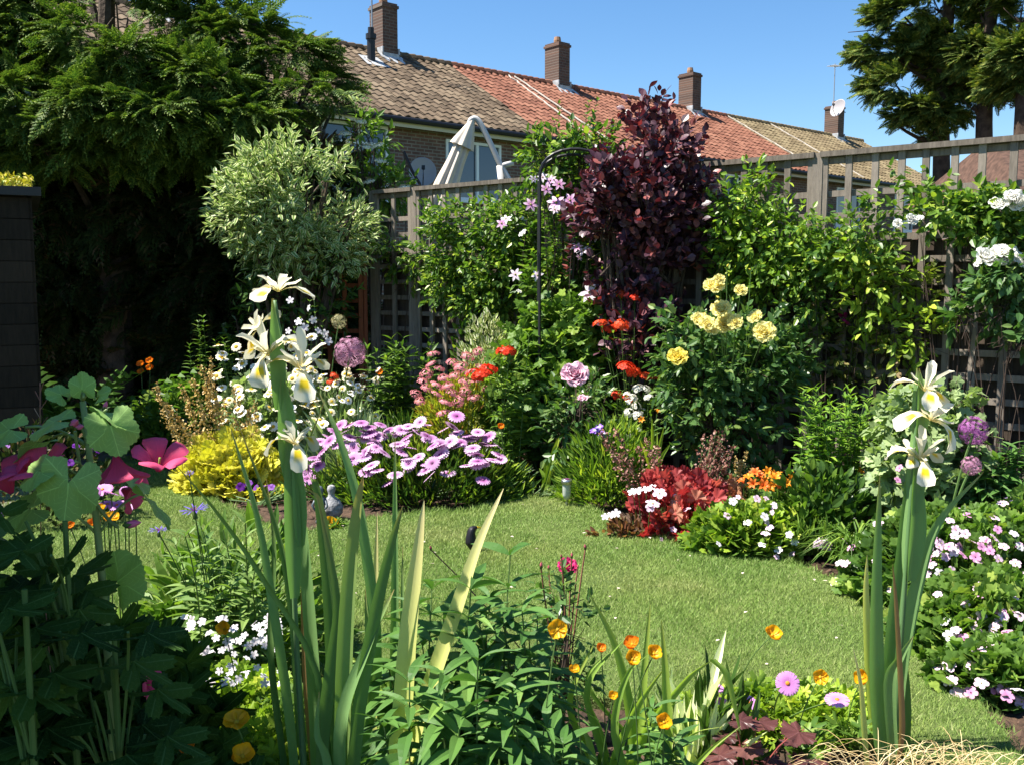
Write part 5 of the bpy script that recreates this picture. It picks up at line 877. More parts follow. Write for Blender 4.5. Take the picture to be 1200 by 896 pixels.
tuft('yellow_grass', 'upright yellow-green grass tuft behind the red heuchera', 768, 5.75, [[(766, 540), (764, 490)], [(770, 540), (778, 500)], [(762, 550), (750, 515)], [(772, 545), (785, 520)], [(768, 545), (770, 505)], [(765, 552), (757, 520)], [(771, 550), (776, 530)]], G_lime, .028)
r, o = mound('dianthus', 'low dianthus with white and lilac-pink flowers in front of the red heuchera', 'plant', 760, 5.35, .26, .16, .16, LL, .07, G_grey, 600, .3, .6, .6); heads(r, o, [(748, 575, 1.2), (757, 573), (741, 576), (764, 571), (716, 603), (709, 605), (722, 601)], 5.25, ['small_white'], .027, (0, -.5, .85), dj=.06); heads(r, o, [(773, 578, 1.4), (765, 590, 1.4), (762, 594), (804, 597, 1.1), (789, 620, .7), (775, 632, .5)], 5.1, 'ger', .028, (0, -.6, .7), dj=.04)
r, o = mound('bronze_bugle', 'low bronze and crimson leaves on the soil at the lawn edge', 'plant', 745, 5.25, .28, .1, .11, LS, .05, leafmat('bronze leaf', (.08, .05, .03), (.22, .09, .05), (.3, .14, .08)), 260, .3, .6)
r, o = mound('hardy_geranium', 'fresh green low mound with tiny pale flowers right of the red heuchera', 'plant', 880, 4.98, .34, .22, .26, LOB5, .055, G_lime, 950, .35, .5, .4); g = Geo(); P, d = dome(900, .36, .22, .25, .2); grow(g, LOB5, P, unit(d + [0, 0, .3]), .055, jit=.5); put('dark_foliage', g, G_mid, r)
heads(r, o, [(859, 587), (852, 604), (865, 582, .7), (887, 584), (898, 584, .8), (907, 592), (876, 612), (896, 605), (899, 612, .8), (902, 618), (897, 625), (893, 638), (931, 635), (912, 644, 1.), (928, 649), (842, 637, .8), (905, 600, .7), (925, 626), (948, 620, .6), (910, 652, .8)], 4.95, ['gerw', 'ger'], .022, (0, -.6, .7), ell=(.36, .24, .28))
r, o = mound('filler_foliage', 'green ferny leaves at the bend of the border under the orange lilies', 'plant', 935, 5.1, .3, .25, .32, LOB5, .06, G_mid, 700, .35)
# alstroemeria
o = gx(893, 5.5); r = thing('alstroemeria', 'clump of orange and amber lilies at the foot of the yellow rose bush', 'plant', o); tp = [(R.uniform(866, 925), R.uniform(560, 585)) for _ in range(26)]; stems(r, [(R.normal(0, .08), R.normal(0, .06), 0) for _ in tp], [at(u, v, 5.45) - o for u, v in tp], LM, .07, G_mid, 10, 2, .2, .5, .1)
heads(r, o, [(878, 562), (884, 567), (890, 560), (897, 564), (903, 558), (908, 563), (893, 570), (912, 560), (900, 570), (886, 556), (872, 566), (921, 566), (906, 570, .8), (928, 560), (880, 572, .7), (915, 570, .7), (899, 553, .8)], 5.12, ['alst', 'alst', 'alsto'], .036, (0, -.6, .7), .4, dj=.06)
heads(r, o, [(955, 578), (972, 580, .8), (975, 596, 1.1), (1005, 552, .8), (1015, 555, .8), (958, 580, .8)], 5.2, ['alsto', 'alst'], .03, (0, -.6, .7), .4, dj=.04)
# phlox right
o = gx(985, 5.35); r = thing('phlox', 'large leafy green phlox clump left of the right-hand iris', 'plant', o, 0, 'phlox clumps'); tp = [(R.uniform(935, 1045), R.uniform(455, 500) + 0) for _ in range(46)]; stems(r, [((at(u, 450, 5.35)[0] - o[0]) * .75, R.uniform(-.2, .2), 0) for u, v in tp], [at(u, v, 5.35 + R.uniform(-.25, .25)) - o for u, v in tp], LLAN, .115, leafmat('fresh phlox leaf', (.06, .13, .025), (.14, .24, .04), (.2, .3, .05)), 15, 2, .15, .45, .12)
r, o = mound('filler_foliage', 'glossy dark leaves below the large phlox clump', 'plant', 965, 5.0, .34, .2, .45, LO, .07, G_dark, 700, .35)
# opium poppy foliage right of iris
o = gx(1080, 4.95); r = thing('poppy_plant', 'tall grey-green frilly poppy foliage with a round bud, behind the right-hand iris', 'plant', o, 0, 'poppy plants'); PO = clobes([(1075, 500, 34, 30, 0), (1100, 520, 34, 34, 0), (1060, 540, 34, 30, 0), (1110, 480, 22, 22, 0), (1085, 570, 44, 30, 0), (1130, 560, 26, 26, 0)], 4.95, o); shrub(r, PO, 380, LOB5, .06, G_grey, k=6, ground=(0, 0, 0), twig=.12)
g = Geo(); q = at(1108, 468, 4.9) - o; g.add(xf(lathe_t([(0, -1), (.5, -.8), (.75, 0), (.5, .8), (0, 1)], 10), None, q, .028)); g.add(tube_t([(0, 0, 0), q * [.7, 1, .5], q], .004, 5)); put('bud', g, G_grey, r)
heads(r, o, [(1054, 548, .8), (1060, 556, .8), (1052, 562, .7), (1128, 528, .6)], 4.8, 'gerd', .03, stalk=False)
# grass tuft
o = gx(1010, 4.62); r = thing('daylily_tuft', 'arching dark green strap tuft at the lawn edge left of the right-hand iris', 'grass tuft', o); g = Geo()
for i in range(130):
    a = R.uniform(0, 6.28); l = R.uniform(.16, .34); b = np.array([R.normal(0, .03), R.normal(0, .03), 0]); h = R.uniform(.12, .3); g.add(strip_t(bez(b, b + [l * .35 * math.cos(a), l * .35 * math.sin(a), h * 1.3], b + [l * math.cos(a), l * math.sin(a), h * .5], 6), [.007, .009, .009, .008, .006, .001], nrm=(0, 0, 1), cup=.2))
put('leaf', g, G_mid, r); heads(r, o, [(1040, 634, 1.2)], 4.5, 'poppyflat', .035, (0, -.8, .5)); heads(r, o, [(960, 636, 1.3), (967, 638, 1.2), (990, 634, .6)], 4.75, 'ger', .03, (0, -.5, .8), stalk=False)
r, o = mound('pinks', 'fine spiky grey-green cushion on the soil beside the strap tuft', 'plant', 955, 4.75, .26, .12, .16, LNAR, .09, G_mid, 700, .2, .5, 1., stemn=0)
# pink geranium masses
G_ger = leafmat('geranium leaf', (.05, .1, .025), (.11, .19, .045), (.2, .26, .07))
def gmass(label, u, Y, rx, ry, h, pts, n, tag_='pink geranium mounds'):
    r, o = mound('cranesbill', label, 'plant', u, Y, rx, ry, h, LOB5, .05, G_ger, int(n * 1.5), .35, .5, .3, tag_); g = Geo(); P, d = dome(n // 2, rx, ry, h * .9, .2); grow(g, LOB5, P, unit(d + [0, 0, .2]), .06, jit=.5); put('inner_foliage', g, G_dark, r)
    scatter(r, o, 46, rx, ry, h, ['ger', 'ger', 'ger', 'gerd'], .023, .05); pts = pts[:44]; heads(r, o, pts, Y, ['ger', 'ger', 'gerw', 'gerd'], .023, (0, -.6, .75), .4, ell=(rx * 1.03, ry * 1.03, h * 1.04)); return r, o
PA = [(1092, 632), (1103, 636), (1112, 640), (1120, 620), (1131, 625), (1139, 634), (1128, 650), (1098, 648), (1085, 652), (1108, 652), (1118, 646), (1150, 640), (1158, 636), (1165, 630), (1160, 645), (1169, 620), (1149, 660), (1083, 675), (1101, 672), (1115, 668), (1135, 682), (1146, 674), (1170, 655), (1184, 676), (1092, 662), (1125, 698), (1120, 705), (1110, 715), (1085, 694), (1075, 705), (1100, 640), (1088, 640), (1125, 640), (1143, 652), (1176, 640), (1155, 690), (1150, 704), (1168, 700), (1180, 690), (1138, 715), (1095, 718), (1119, 628), (1190, 660), (1073, 655), (1105, 628)]
gmass('large mound of pale pink geraniums at the right edge of the lawn', 1130, 4.25, .52, .42, .4, PA, 2400)
PB = [(1108, 728), (1120, 738), (1112, 745), (1150, 722), (1165, 735), (1172, 728), (1158, 745), (1180, 740), (1190, 750), (1155, 758), (1162, 764), (1172, 768), (1146, 785), (1148, 805), (1155, 812), (1163, 806), (1189, 790), (1140, 770), (1170, 752), (1183, 762), (1195, 722), (1187, 715), (1195, 800), (1192, 815), (1130, 748), (1176, 722), (1145, 740)]
gmass('nearer geranium mound overhanging the lawn at the right edge', 1188, 3.6, .4, .3, .3, PB, 1900)
gmass('low geranium tuft at the right edge, nearest of all the geraniums', 1200, 3.22, .26, .16, .16, [(1150, 800), (1165, 806), (1180, 815), (1192, 808)], 500)
gmass('geranium mound cut by the right edge behind the nearer one', 1215, 4.3, .35, .4, .42, [(1195, 640), (1188, 625), (1198, 680), (1192, 700)], 1000)
# lance foliage at right edge
o = gx(1178, 4.75); r = thing('lily_clump', 'dark lance-leaved clump at the right edge above the geraniums', 'plant', o); tp = [(R.uniform(1140, 1225), R.uniform(520, 570)) for _ in range(26)]; stems(r, [((at(u, 450, 4.75)[0] - o[0]) * .7, R.uniform(-.15, .15), 0) for u, v in tp], [at(u, v, 4.75) - o for u, v in tp], LLAN, .17, G_lan, 13, 2, .2, .2, .15, droop=.1)
# statuette by the far lawn corner and bird on the lawn
M_stone = mat('grey stone', (.28, .28, .29), .8, var=.5, scale=30, bump=.5); M_bluem = mat('blue grey metal', (.11, .13, .15), .5, metal=.3)
o = gr(376, 612); r = thing('garden_statuette', 'small grey metal figure beside a round stone between the left iris leaves', 'statuette', o); k = o[1] / CF
g = Geo(); g.add(lathe_t([(.0, 0), (.055, .0), (.05, .02), (.03, .05), (.04, .14), (.055, .2), (.05, .25), (.02, .27), (.03, .3), (.035, .33), (.02, .36), (0, .37)], 12, 1, .7)); g.add(tube_t([(-.045, 0, .24), (-.075, -.03, .18), (-.04, -.06, .14)], [.014, .012, .01], 6)); g.add(tube_t([(.045, 0, .24), (.075, -.03, .17), (.03, -.07, .13)], [.014, .012, .01], 6)); put('figure', g, M_bluem, r, True).scale = (.62, .62, .62)
o = gr(389, 607); r = thing('stone_vase', 'rounded grey stone urn with a narrow neck next to the metal figure', 'urn', o); g = Geo(); g.add(lathe_t([(0, 0), (.05, 0), (.09, .05), (.095, .1), (.07, .15), (.03, .185), (.024, .21), (.036, .24), (.03, .27), (.015, .28), (0, .275)], 16)); put('urn_body', g, M_stone, r, True).scale = (.75, .75, .75)
# black bird
o = gr(554, 650); r = thing('blackbird', 'small black bird on the lawn behind a yellowed iris leaf', 'bird', o, 0)
bd = bpy.data.meshes.new('body'); sk = [(.0, 0, .035), (-.01, 0, .075), (-.012, 0, .115), (-.004, 0, .145), (.03, 0, .148), (.05, .0, .012), (.085, 0, -.0)]
bd.from_pydata(sk, [(0, 1), (1, 2), (2, 3), (3, 4), (0, 5), (5, 6)], []); bo = link('body', bd, r); bo.modifiers.new('skin', 'SKIN'); bd.skin_vertices.new() if not bd.skin_vertices else None
for i, q in enumerate((.032, .036, .026, .024, .006, .016, .010)): bd.skin_vertices[0].data[i].radius = (q, q)
bo.modifiers.new('sub', 'SUBSURF').levels = 2; bo.modifiers['sub'].render_levels = 2; M_bl = mat('black feathers', (.012, .010, .014), .45); bd.materials.append(M_bl); bo.rotation_euler = (0, 0, .6)
g = Geo(); g.add(tube_t([(.028, 0, .148), (.058, 0, .143)], [.007, .001], 6)); b_ = put('beak', g, YE, r); b_.rotation_euler = (0, 0, .6); g = Geo(); [g.add(tube_t([(.0, s * .015, .035), (.0, s * .015, .0)], .003, 5)) for s in (-1, 1)]; put('leg', g, OE, r)
# ================================================================== FOREGROUND
M_blade = leafmat('iris blade', (.11, .21, .10), (.16, .27, .13), trans=.25, rough=.4, spec=.4, tip=(.4, .3, .12), tpow=14.); M_bladeb = leafmat('iris blade browning at its tip', (.16, .26, .1), (.2, .3, .12), trans=.25, tip=(.5, .28, .1)); M_bladey = leafmat('yellowed iris blade', (.36, .42, .13), (.48, .5, .2), trans=.3, tip=(.75, .62, .34), tpow=2.); M_bladed = leafmat('dark iris blade', (.07, .14, .055), (.10, .18, .075), trans=.2, tip=(.35, .25, .1), tpow=10.); M_dry = leafmat('dead iris blade', (.25, .14, .06), (.38, .22, .1), trans=.2)
for mm in (M_blade, M_bladeb, M_bladey, M_bladed, G_lan):   # fine lengthwise ribs
    N, L = nod(mm); uv = N.new('ShaderNodeUVMap'); uv.uv_map = 'UVMap'; wv = N.new('ShaderNodeTexWave'); wv.bands_direction = 'X'; wv.inputs['Scale'].default_value = 5.; wv.inputs['Distortion'].default_value = .6; L.new(uv.outputs[0], wv.inputs[0]); bp = N.new('ShaderNodeBump'); bp.inputs['Strength'].default_value = .35; bp.inputs['Distance'].default_value = .002; L.new(wv.outputs[1], bp.inputs['Height']); L.new(bp.outputs[0], N['Principled BSDF'].inputs['Normal'])
def blade(r, o, pts, Y, wpx, m, dy=0., base=None, name='leaf', lean=0., thick=.18):
    """sword leaf through picture spots from foot to tip, at depth Y (+dy); lean tilts the tip in depth"""
    P_ = [at(u, v, Y + dy + lean * i / (len(pts) - 1)) - o for i, (u, v) in enumerate(pts)]; P_[0][2] = 0.; P_ = smoothpath(P_, 16); t = np.linspace(0, 1, 16)
    w_ = wpx / CF * Y * np.clip((1 - t) ** .55 * 1.25, 0, 1) * (.75 + .25 * np.sin(t * 3)) * .78; w_[-1] = .0015; a = R.uniform(-.5, .5)
    g = Geo(); g.add(strip_t(P_, w_, side=np.array([math.cos(a), math.sin(a), 0]), cup=thick, nc=5)); put(name, g, m, r, True)
YL = 2.2; BV = 1015; o = gx(385, YL); r = thing('iris', 'tall iris with white and yellow flowers and broad leaves, left of centre', 'plant', o, 0, 'white irises')
IB = [([(362, BV), (350, 800), (330, 640), (281, 500)], 14, M_bladed, .05, 0), ([(352, BV), (340, 850), (318, 700), (300, 600), (270, 500)], 17, M_blade, .08, .1), ([(372, BV), (372, 860), (362, 700), (352, 590), (336, 480)], 26, M_blade, .1, .1), ([(388, BV), (392, 860), (386, 700), (372, 575), (362, 560)], 24, M_bladed, .12, 0), ([(400, BV), (408, 880), (400, 760), (378, 600), (361, 572)], 18, M_bladeb, .02, 0),
      ([(402, BV), (402, 850), (408, 700), (418, 600), (426, 556)], 27, M_bladeb, -.05, 0), ([(405, BV), (420, 840), (440, 720), (458, 640), (472, 592)], 22, M_bladed, -.08, -.05), ([(470, BV), (462, 850), (463, 700), (463, 600), (463, 513)], 16, M_blade, .25, 0), ([(395, BV), (440, 800), (425, 620), (400, 520), (374, 460)], 20, M_blade, .15, .1), ([(440, BV), (470, 860), (480, 740), (490, 650), (497, 586)], 34, M_bladey, -.1, 0),
      ([(440, BV), (437, 820), (440, 700), (442, 600)], 20, M_bladey, .3, 0), ([(440, BV), (480, 880), (530, 730), (560, 640), (590, 572)], 28, M_bladey, -.1, .1), ([(392, BV), (375, 800), (310, 680), (255, 600), (205, 543)], 11, M_bladed, .0, -.1), ([(380, BV), (378, 880), (388, 780), (395, 700), (372, 580)], 22, M_bladed, -.04, 0), ([(395, BV), (385, 900), (372, 860), (374, 810)], 14, M_blade, -.12, 0), ([(410, BV), (400, 860), (430, 760), (462, 690)], 24, M_blade, -.1, 0),
      ([(345, BV), (332, 880), (318, 760), (322, 640), (312, 560)], 16, M_bladed, .15, 0), ([(420, BV), (430, 900), (432, 780), (428, 690)], 18, M_blade, .18, 0), ([(376, BV), (362, 830), (356, 700), (358, 590)], 15, M_dry, .2, 0), ([(455, BV), (452, 860), (470, 760), (472, 640)], 16, M_blade, .22, 0), ([(365, BV), (350, 840), (345, 690), (350, 560), (380, 470)], 12, M_bladed, .18, 0)]
for pts, wp, m_, dy, ln_ in IB: blade(r, o, pts, YL, wp, m_, dy, lean=ln_)
def istem(r, o, pts, Y, w=.0075): P_ = [at(u, v, Y) - o for u, v in pts]; P_[0][2] = 0; g = Geo(); g.add(tube_t(smoothpath(P_, 18), np.linspace(w, w * .6, 18), 8)); put('stem', g, mat('iris stem', (.10, .19, .07), .5), r, True)
istem(r, o, [(365, BV), (350, 800), (343, 650), (336, 520), (328, 400), (322, 352)], YL)
def spathe(r, o, u0, v0, u1, v1, Y, w): P_ = smoothpath([at(u0, v0, Y) - o, at((u0 + u1) / 2 + 2, (v0 + v1) / 2, Y) - o, at(u1, v1, Y) - o], 8); g = Geo(); ww = w / CF * Y * np.array([.5, .8, 1, 1, .9, .7, .4, .05]); g.add(strip_t(P_, ww, side=(1, .2, 0), cup=.35, nc=5)); g.add(strip_t(P_ + [0, .012, 0], ww * .9, side=(1, -.3, 0), cup=-.3, nc=5)); put('bud_sheath', g, M_blade, r, True)
for a in ((326, 480, 319, 350, 20), (338, 560, 330, 440, 26), (345, 700, 336, 490, 24), (352, 640, 344, 520, 18)): spathe(r, o, a[0], a[1], a[2], a[3], YL - .01, a[4] * .8)
bloom('iriswide', r, at(326, 342, YL) - o, (.05, -.1, 1), .08, spin=1.9); bloom('iris', r, at(315, 415, YL - .02) - o, (-.25, -.55, .85), .08, spin=4.9); bloom('iris', r, at(352, 432, YL - .03) - o, (.25, -.4, .9), .084, spin=4.5); bloom('irisdroop', r, at(345, 520, YL - .03) - o, (.1, -.25, 1), .066, spin=4.75); bloom('iriswide', r, at(305, 385, YL + .03) - o, (-.75, .1, .5), .062, spin=.4)
YR_ = 2.74; BR = 925; o = gx(1045, YR_); r = thing('iris', 'tall iris with white and yellow flowers standing at the right', 'plant', o, 0, 'white irises')
for pts, wp, m_, dy, ln_ in [([(1030, BR), (1026, 800), (1026, 680), (1031, 556)], 28, M_blade, -.02, 0), ([(1040, BR), (1044, 780), (1058, 640), (1070, 500)], 30, M_blade, .03, 0), ([(1045, BR), (1055, 780), (1075, 680), (1100, 610), (1153, 552)], 24, M_blade, 0, 0), ([(1050, BR), (1052, 800), (1050, 700), (1060, 610)], 26, M_bladed, .05, 0), ([(1022, BR), (1018, 800), (1014, 700), (1016, 650)], 18, M_bladey, .08, 0), ([(1058, BR), (1060, 830), (1058, 780), (1052, 760)], 20, M_bladed, .03, 0), ([(1046, BR), (1042, 800), (1054, 770), (1070, 745)], 20, M_blade, -.05, 0), ([(1034, BR), (1048, 800), (1056, 700), (1080, 560)], 20, M_bladed, .06, 0), ([(1048, BR), (1056, 850), (1050, 720), (1046, 660)], 13, M_dry, -.06, 0), ([(1015, BR), (1012, 850), (1008, 800), (1000, 760)], 10, M_bladey, -.08, 0)]: blade(r, o, pts, YR_, wp, m_, dy, lean=ln_)
istem(r, o, [(1045, BR), (1055, 760), (1065, 620), (1074, 500), (1077, 450)], YR_, .0085)
for a in ((1076, 520, 1077, 432, 20), (1070, 600, 1078, 470, 24), (1066, 680, 1074, 540, 28)): spathe(r, o, a[0], a[1], a[2], a[3], YR_ - .01, a[4] * .8)
bloom('iris', r, at(1083, 458, YR_ - .02) - o, (.35, -.2, 1), .085, spin=5.6); bloom('irisdroop', r, at(1090, 492, YR_ - .03) - o, (.3, -.4, .8), .088, spin=4.9); bloom('iris', r, at(1078, 538, YR_ - .03) - o, (.05, -.35, .9), .088, spin=4.4); bloom('iriswide', r, at(1066, 530, YR_ + .02) - o, (-.3, -.3, .8), .062, spin=3.2)
# ---- tall lance-leaved perennials, centre
def lance(label, u, Y, tp, size, nodes=12, mm=None, group='lance-leaved clumps in the foreground'):
    o = gx(u, Y); r = thing('lance_leaved_perennial', label, 'plant', o, 0, group); stems(r, [((at(a, 450, Y)[0] - o[0]) * .75 + R.normal(0, .03), R.uniform(-.1, .1), 0) for a, v in tp], [at(a, v, Y + R.uniform(-.12, .12)) - o for a, v in tp], LLB, size, mm or G_lan, nodes, 3, .05, .55, .08, droop=.35, r=.004); return r, o
LLB = leaf_t(.25, 8, .35, .45, .4)
lance('leafy green perennial in front of the yellowed iris leaf, left of centre', 500, 2.3, [(487, 712), (506, 690), (470, 760), (520, 725), (455, 780), (495, 755)], 0.195)
lance('tall leafy green perennial at the bottom centre of the picture', 570, 2.25, [(560, 720), (575, 700), (598, 650), (545, 745), (590, 730), (612, 715), (570, 760), (552, 690)], 0.195)
lance('lower leafy green clump in front of the bottom centre perennial', 545, 1.95, [(480, 800), (520, 790), (560, 770), (600, 790), (500, 830), (450, 850), (540, 840), (580, 830)], 0.180)
lance('leafy clump below the magenta rose buds', 635, 2.4, [(630, 720), (645, 770), (620, 750), (640, 800), (655, 820), (610, 800)], 0.165)
lance('leafy stems at the bottom edge beside the strap leaves', 620, 2.0, [(600, 830), (640, 850), (660, 870), (625, 880)], 0.165)
lance('leafy stem between the bottom strap leaves', 775, 2.2, [(765, 830), (778, 850), (790, 870)], 0.135)
# ---- magenta rose
o = gx(665, 2.85); r = thing('rose_bush', 'small rose bush with one magenta bloom and pink buds over the lawn', 'rose bush', o, 0, 'rose bushes'); shrub(r, clobes([(658, 705, 18, 16, 0), (665, 740, 24, 26, 0), (650, 790, 30, 30, 0)], 2.85, o), 60, LS, .036, G_rose, k=6, twig=.09, ground=(0, 0, 0), sr=.006)
heads(r, o, [(665, 664, 1.1)], 2.85, 'mrose', .024, (0, -.6, .8), .1, base=(0, 0, .1)); heads(r, o, [(670, 652, .8), (686, 642, 1.), (634, 664, 1.), (643, 666, .8), (658, 652, .6), (677, 664, .6), (505, 643, .9)], 2.85, 'mbud', .013, (0, -.1, 1), .25, base=(0, 0, .1), sm=mat('reddish stalk', (.2, .08, .05), .6))
# ---- strap leaves (crocosmia / day lily)
M_strap = leafmat('pale strap leaf', (.16, .26, .05), (.24, .34, .08), rough=.42, spec=.4, trans=.35, tip=(.3, .34, .08)); M_strap2 = leafmat('green strap leaf', (.13, .22, .05), (.18, .28, .07), trans=.3)
o = gx(750, 2.3); r = thing('daylily', 'clump of arching pale green strap leaves at the bottom right of centre', 'plant', o, 0)
for pts, wp, m_, dy in [([(745, 1000), (740, 850), (722, 760), (690, 693)], 13, M_strap, .1), ([(735, 1000), (750, 850), (756, 780), (762, 707)], 12, M_strap, .12), ([(775, 1000), (782, 870), (780, 790), (775, 725)], 12, M_strap, -.05), ([(730, 1000), (690, 880), (668, 820), (700, 745)], 11, M_strap, .05), ([(740, 1000), (745, 880), (800, 800), (835, 772)], 15, M_strap, .08), ([(745, 1000), (700, 860), (690, 800), (730, 750)], 10, M_strap2, 0), ([(835, 772), (852, 790), (862, 830), (868, 860)], 9, M_strap, .08), ([(720, 1000), (718, 900), (745, 830), (780, 780)], 13, M_strap, -.03), ([(725, 1000), (700, 920), (690, 870), (680, 850)], 12, M_strap, -.06), ([(760, 1000), (780, 900), (810, 860), (850, 850)], 10, M_strap, 0), ([(750, 1000), (740, 900), (742, 830), (725, 800)], 14, M_strap2, .15), ([(755, 1000), (760, 880), (770, 840), (805, 815)], 9, M_strap2, .1), ([(725, 1000), (700, 950), (660, 880), (620, 868), (575, 880)], 14, M_strap, -.12), ([(760, 1000), (770, 900), (700, 820), (690, 790), (712, 765)], 9, M_strap2, .18), ([(770, 1000), (800, 920), (830, 880), (868, 850)], 9, M_strap, -.05), ([(740, 1000), (735, 920), (720, 850), (735, 790), (760, 765)], 10, M_strap2, -.1), ([(732, 1000), (712, 900), (700, 850), (676, 800)], 12, M_strap2, .1), ([(765, 1000), (775, 930), (768, 860), (757, 810)], 14, M_strap, .04)]:
    blade(r, o, pts, 2.3, wp * 1.4, m_, dy) if pts[0][1] > 900 else (lambda P_: put('leaf', Geo().add(strip_t(smoothpath(P_, 12), np.array([.02, .02, .02, .019, .018, .017, .015, .013, .01, .008, .005, .001]), side=(1, .2, 0), cup=.2, nc=5)), m_, r, True))([at(u, v, 2.38) - o for u, v in pts])
# ---- poppies, each on its own plant foot
def poppy(label, u, v, Y, s=.028, kind='poppy', face=(0, -.45, .8), basal=True):
    o = gx(u, Y); r = thing('welsh_poppy', label, 'poppy', o, 0, 'yellow and orange poppies'); p = at(u, v, Y) - o; bloom(kind, r, p, np.array(face) + R.normal(0, .12, 3), s); g = Geo(); b = np.array([R.normal(0, .05), R.normal(0, .03), 0]); g.add(tube_t(bez(b, (b[0], b[1], p[2] * .6), p - [0, 0, s * .05], 9), .0016, 5)); put('stem', g, STEM, r)
    if basal:
        n = 26; a = R.uniform(0, 6.28, n); D = unit(np.c_[np.cos(a), np.sin(a), R.uniform(.5, 1.6, n)]); g = Geo(); grow(g, LFING, np.c_[D[:, :2] * .03, R.uniform(.01, max(.02, p[2] * .35), n)], D, .07, jit=.4); put('foliage', g, G_mid, r)
for a in [('yellow poppy above the small white flowers at lower left', 263, 737, 2.5, .022, 'poppy', (0, -.7, .5)), ('open yellow poppy near the bottom left, nearer the white flowers', 277, 846, 1.98, .03, 'poppyflat', (0, -.3, 1)), ('yellow poppy at the very bottom left of the iris leaves', 284, 886, 1.95, .026, 'poppy', (.3, -.5, .7)), ('half hidden orange-yellow poppy low in the shade at bottom left', 222, 876, 1.98, .022, 'poppyo', (0, -.5, .7)), ('large open orange-yellow poppy below the magenta rose', 653, 737, 2.0, .023, 'poppyflat', (0, -.75, .6)), ('upper of the two orange poppies beside the strap leaves', 741, 755, 2.15, .02, 'poppyo', (0, -.4, .9)), ('lower of the two orange poppies beside the strap leaves', 741, 772, 2.12, .02, 'poppy', (.1, -.6, .7)), ('orange-yellow poppy between two strap leaves', 766, 766, 2.15, .02, 'poppy', (.2, -.7, .5)), ('small yellow poppy low among the leaves below the rose bush', 673, 785, 2.05, .013, 'poppy', (0, -.5, .8)), ('small orange poppy half hidden left of the first strap leaf', 704, 760, 2.3, .014, 'poppyo', (0, -.5, .8)), ('yellow poppy at the foot of the strap leaves', 778, 846, 2.08, .02, 'poppy', (-.1, -.7, .5)), ('tiny yellow poppy inside the strap leaves', 719, 815, 2.1, .012, 'poppy', (0, -.6, .6)),
          ('yellow poppy floating high over the lawn, right of centre', 905, 744, 3.0, .03, 'poppy', (0, -.45, .9)), ('small yellow poppy left of the right-hand iris foot', 961, 793, 2.66, .024, 'poppyflat', (0, -.8, .4)), ('yellow poppy half hidden behind the right-hand iris leaf', 1011, 794, 2.8, .025, 'poppy', (-.6, -.5, .5)), ('yellow poppy at the lawn edge seen through the left iris leaves', 386, 617, 5.4, .055, 'poppy', (0, -.5, .8)), ('orange poppy below the deep pink trumpets', 131, 607, 2.7, .024, 'poppyflat', (0, -.5, .8)), ('smaller yellow poppy below the deep pink trumpets', 118, 596, 2.8, .016, 'poppy', (0, -.5, .8)), ('orange poppy in the leaves left of the pink bud', 110, 614, 2.6, .018, 'poppyo', (0, -.5, .8)), ('dim orange poppy farthest left under the big leaf', 82, 616, 2.6, .014, 'poppyo', (0, -.5, .8))]: poppy(*a)
# ---- pink daisies bottom right
o = gx(920, 2.95); r = thing('pink_daisy', 'low daisy plant with lilac-pink flowers at the front lawn edge', 'plant', o, 0); P, d = dome(700, .42, .14, .11, .1); g = Geo(); grow(g, LFING, P * [1, 1, 1], unit(d + [0, 0, .5]), .05, jit=.6); put('foliage', g, G_lime, r)
heads(r, o, [(923, 800, 1.15)], 2.66, 'pinkdaisy', .031, (0, -.85, .4), .05, base=(0, 0, 0), dj=.02); heads(r, o, [(981, 819, 1.2), (877, 822, 1.), (838, 805, .9), (845, 821, .8)], 2.68, 'pinkdaisy', .032, (.05, -.25, 1), .08, base=(0, 0, 0), dj=.03)
r, o = mound('filler_foliage', 'small fresh green leaves round the burgundy heuchera', 'plant', 900, 2.6, .34, .1, .08, LS, .035, G_mid, 500, .3, .6, .5)
r, o = mound('silver_grass', 'white-edged grass blades left of the burgundy heuchera', 'grass tuft', 818, 2.6, .06, .05, .3, LNAR, .22, leafmat('white blade', (.5, .55, .4), (.75, .78, .65)), 40, .1, .2, 2.5, stemn=0)
r, o = mound('dark_tulip_leaves', 'blue-green strap leaves below the pink daisies', 'plant', 835, 2.62, .14, .1, .26, LL, .12, G_dark, 120, .2, .4, 1.5)
o = gx(890, 2.5); r = thing('heuchera', 'dark burgundy heuchera leaves at the bottom right of centre', 'plant', o, 0, 'heucheras'); g = Geo(); s_ = Geo()
for (u, v, sz, a) in [(890, 848, .095, 0), (862, 850, .06, 1), (948, 862, .09, -.6), (845, 866, .07, .5), (925, 872, .06, .3), (870, 880, .09, .2), (905, 890, .08, -.3), (835, 890, .08, .8), (955, 895, .08, -.4), (880, 905, .09, 0), (850, 910, .08, .4), (980, 905, .07, -.6), (820, 905, .07, .3), (930, 900, .08, .1)]:
    p = at(u, v, 2.5 + R.uniform(-.08, .08)) - o; D = unit(np.array([math.sin(a), -.6, .12])); g.inst(LHEU, frames(D[None], np.array([[.0, -.35, 1.]])), [p + [0, .04, 0]], [sz]); s_.add(tube_t(bez((0, 0, 0), (p[0] * .4, 0, p[2] * .8), p + [0, .04, 0], 6), .002, 4))
put('foliage', g, G_burg, r); put('stem', s_, mat('red stalk', (.25, .06, .05), .5), r)
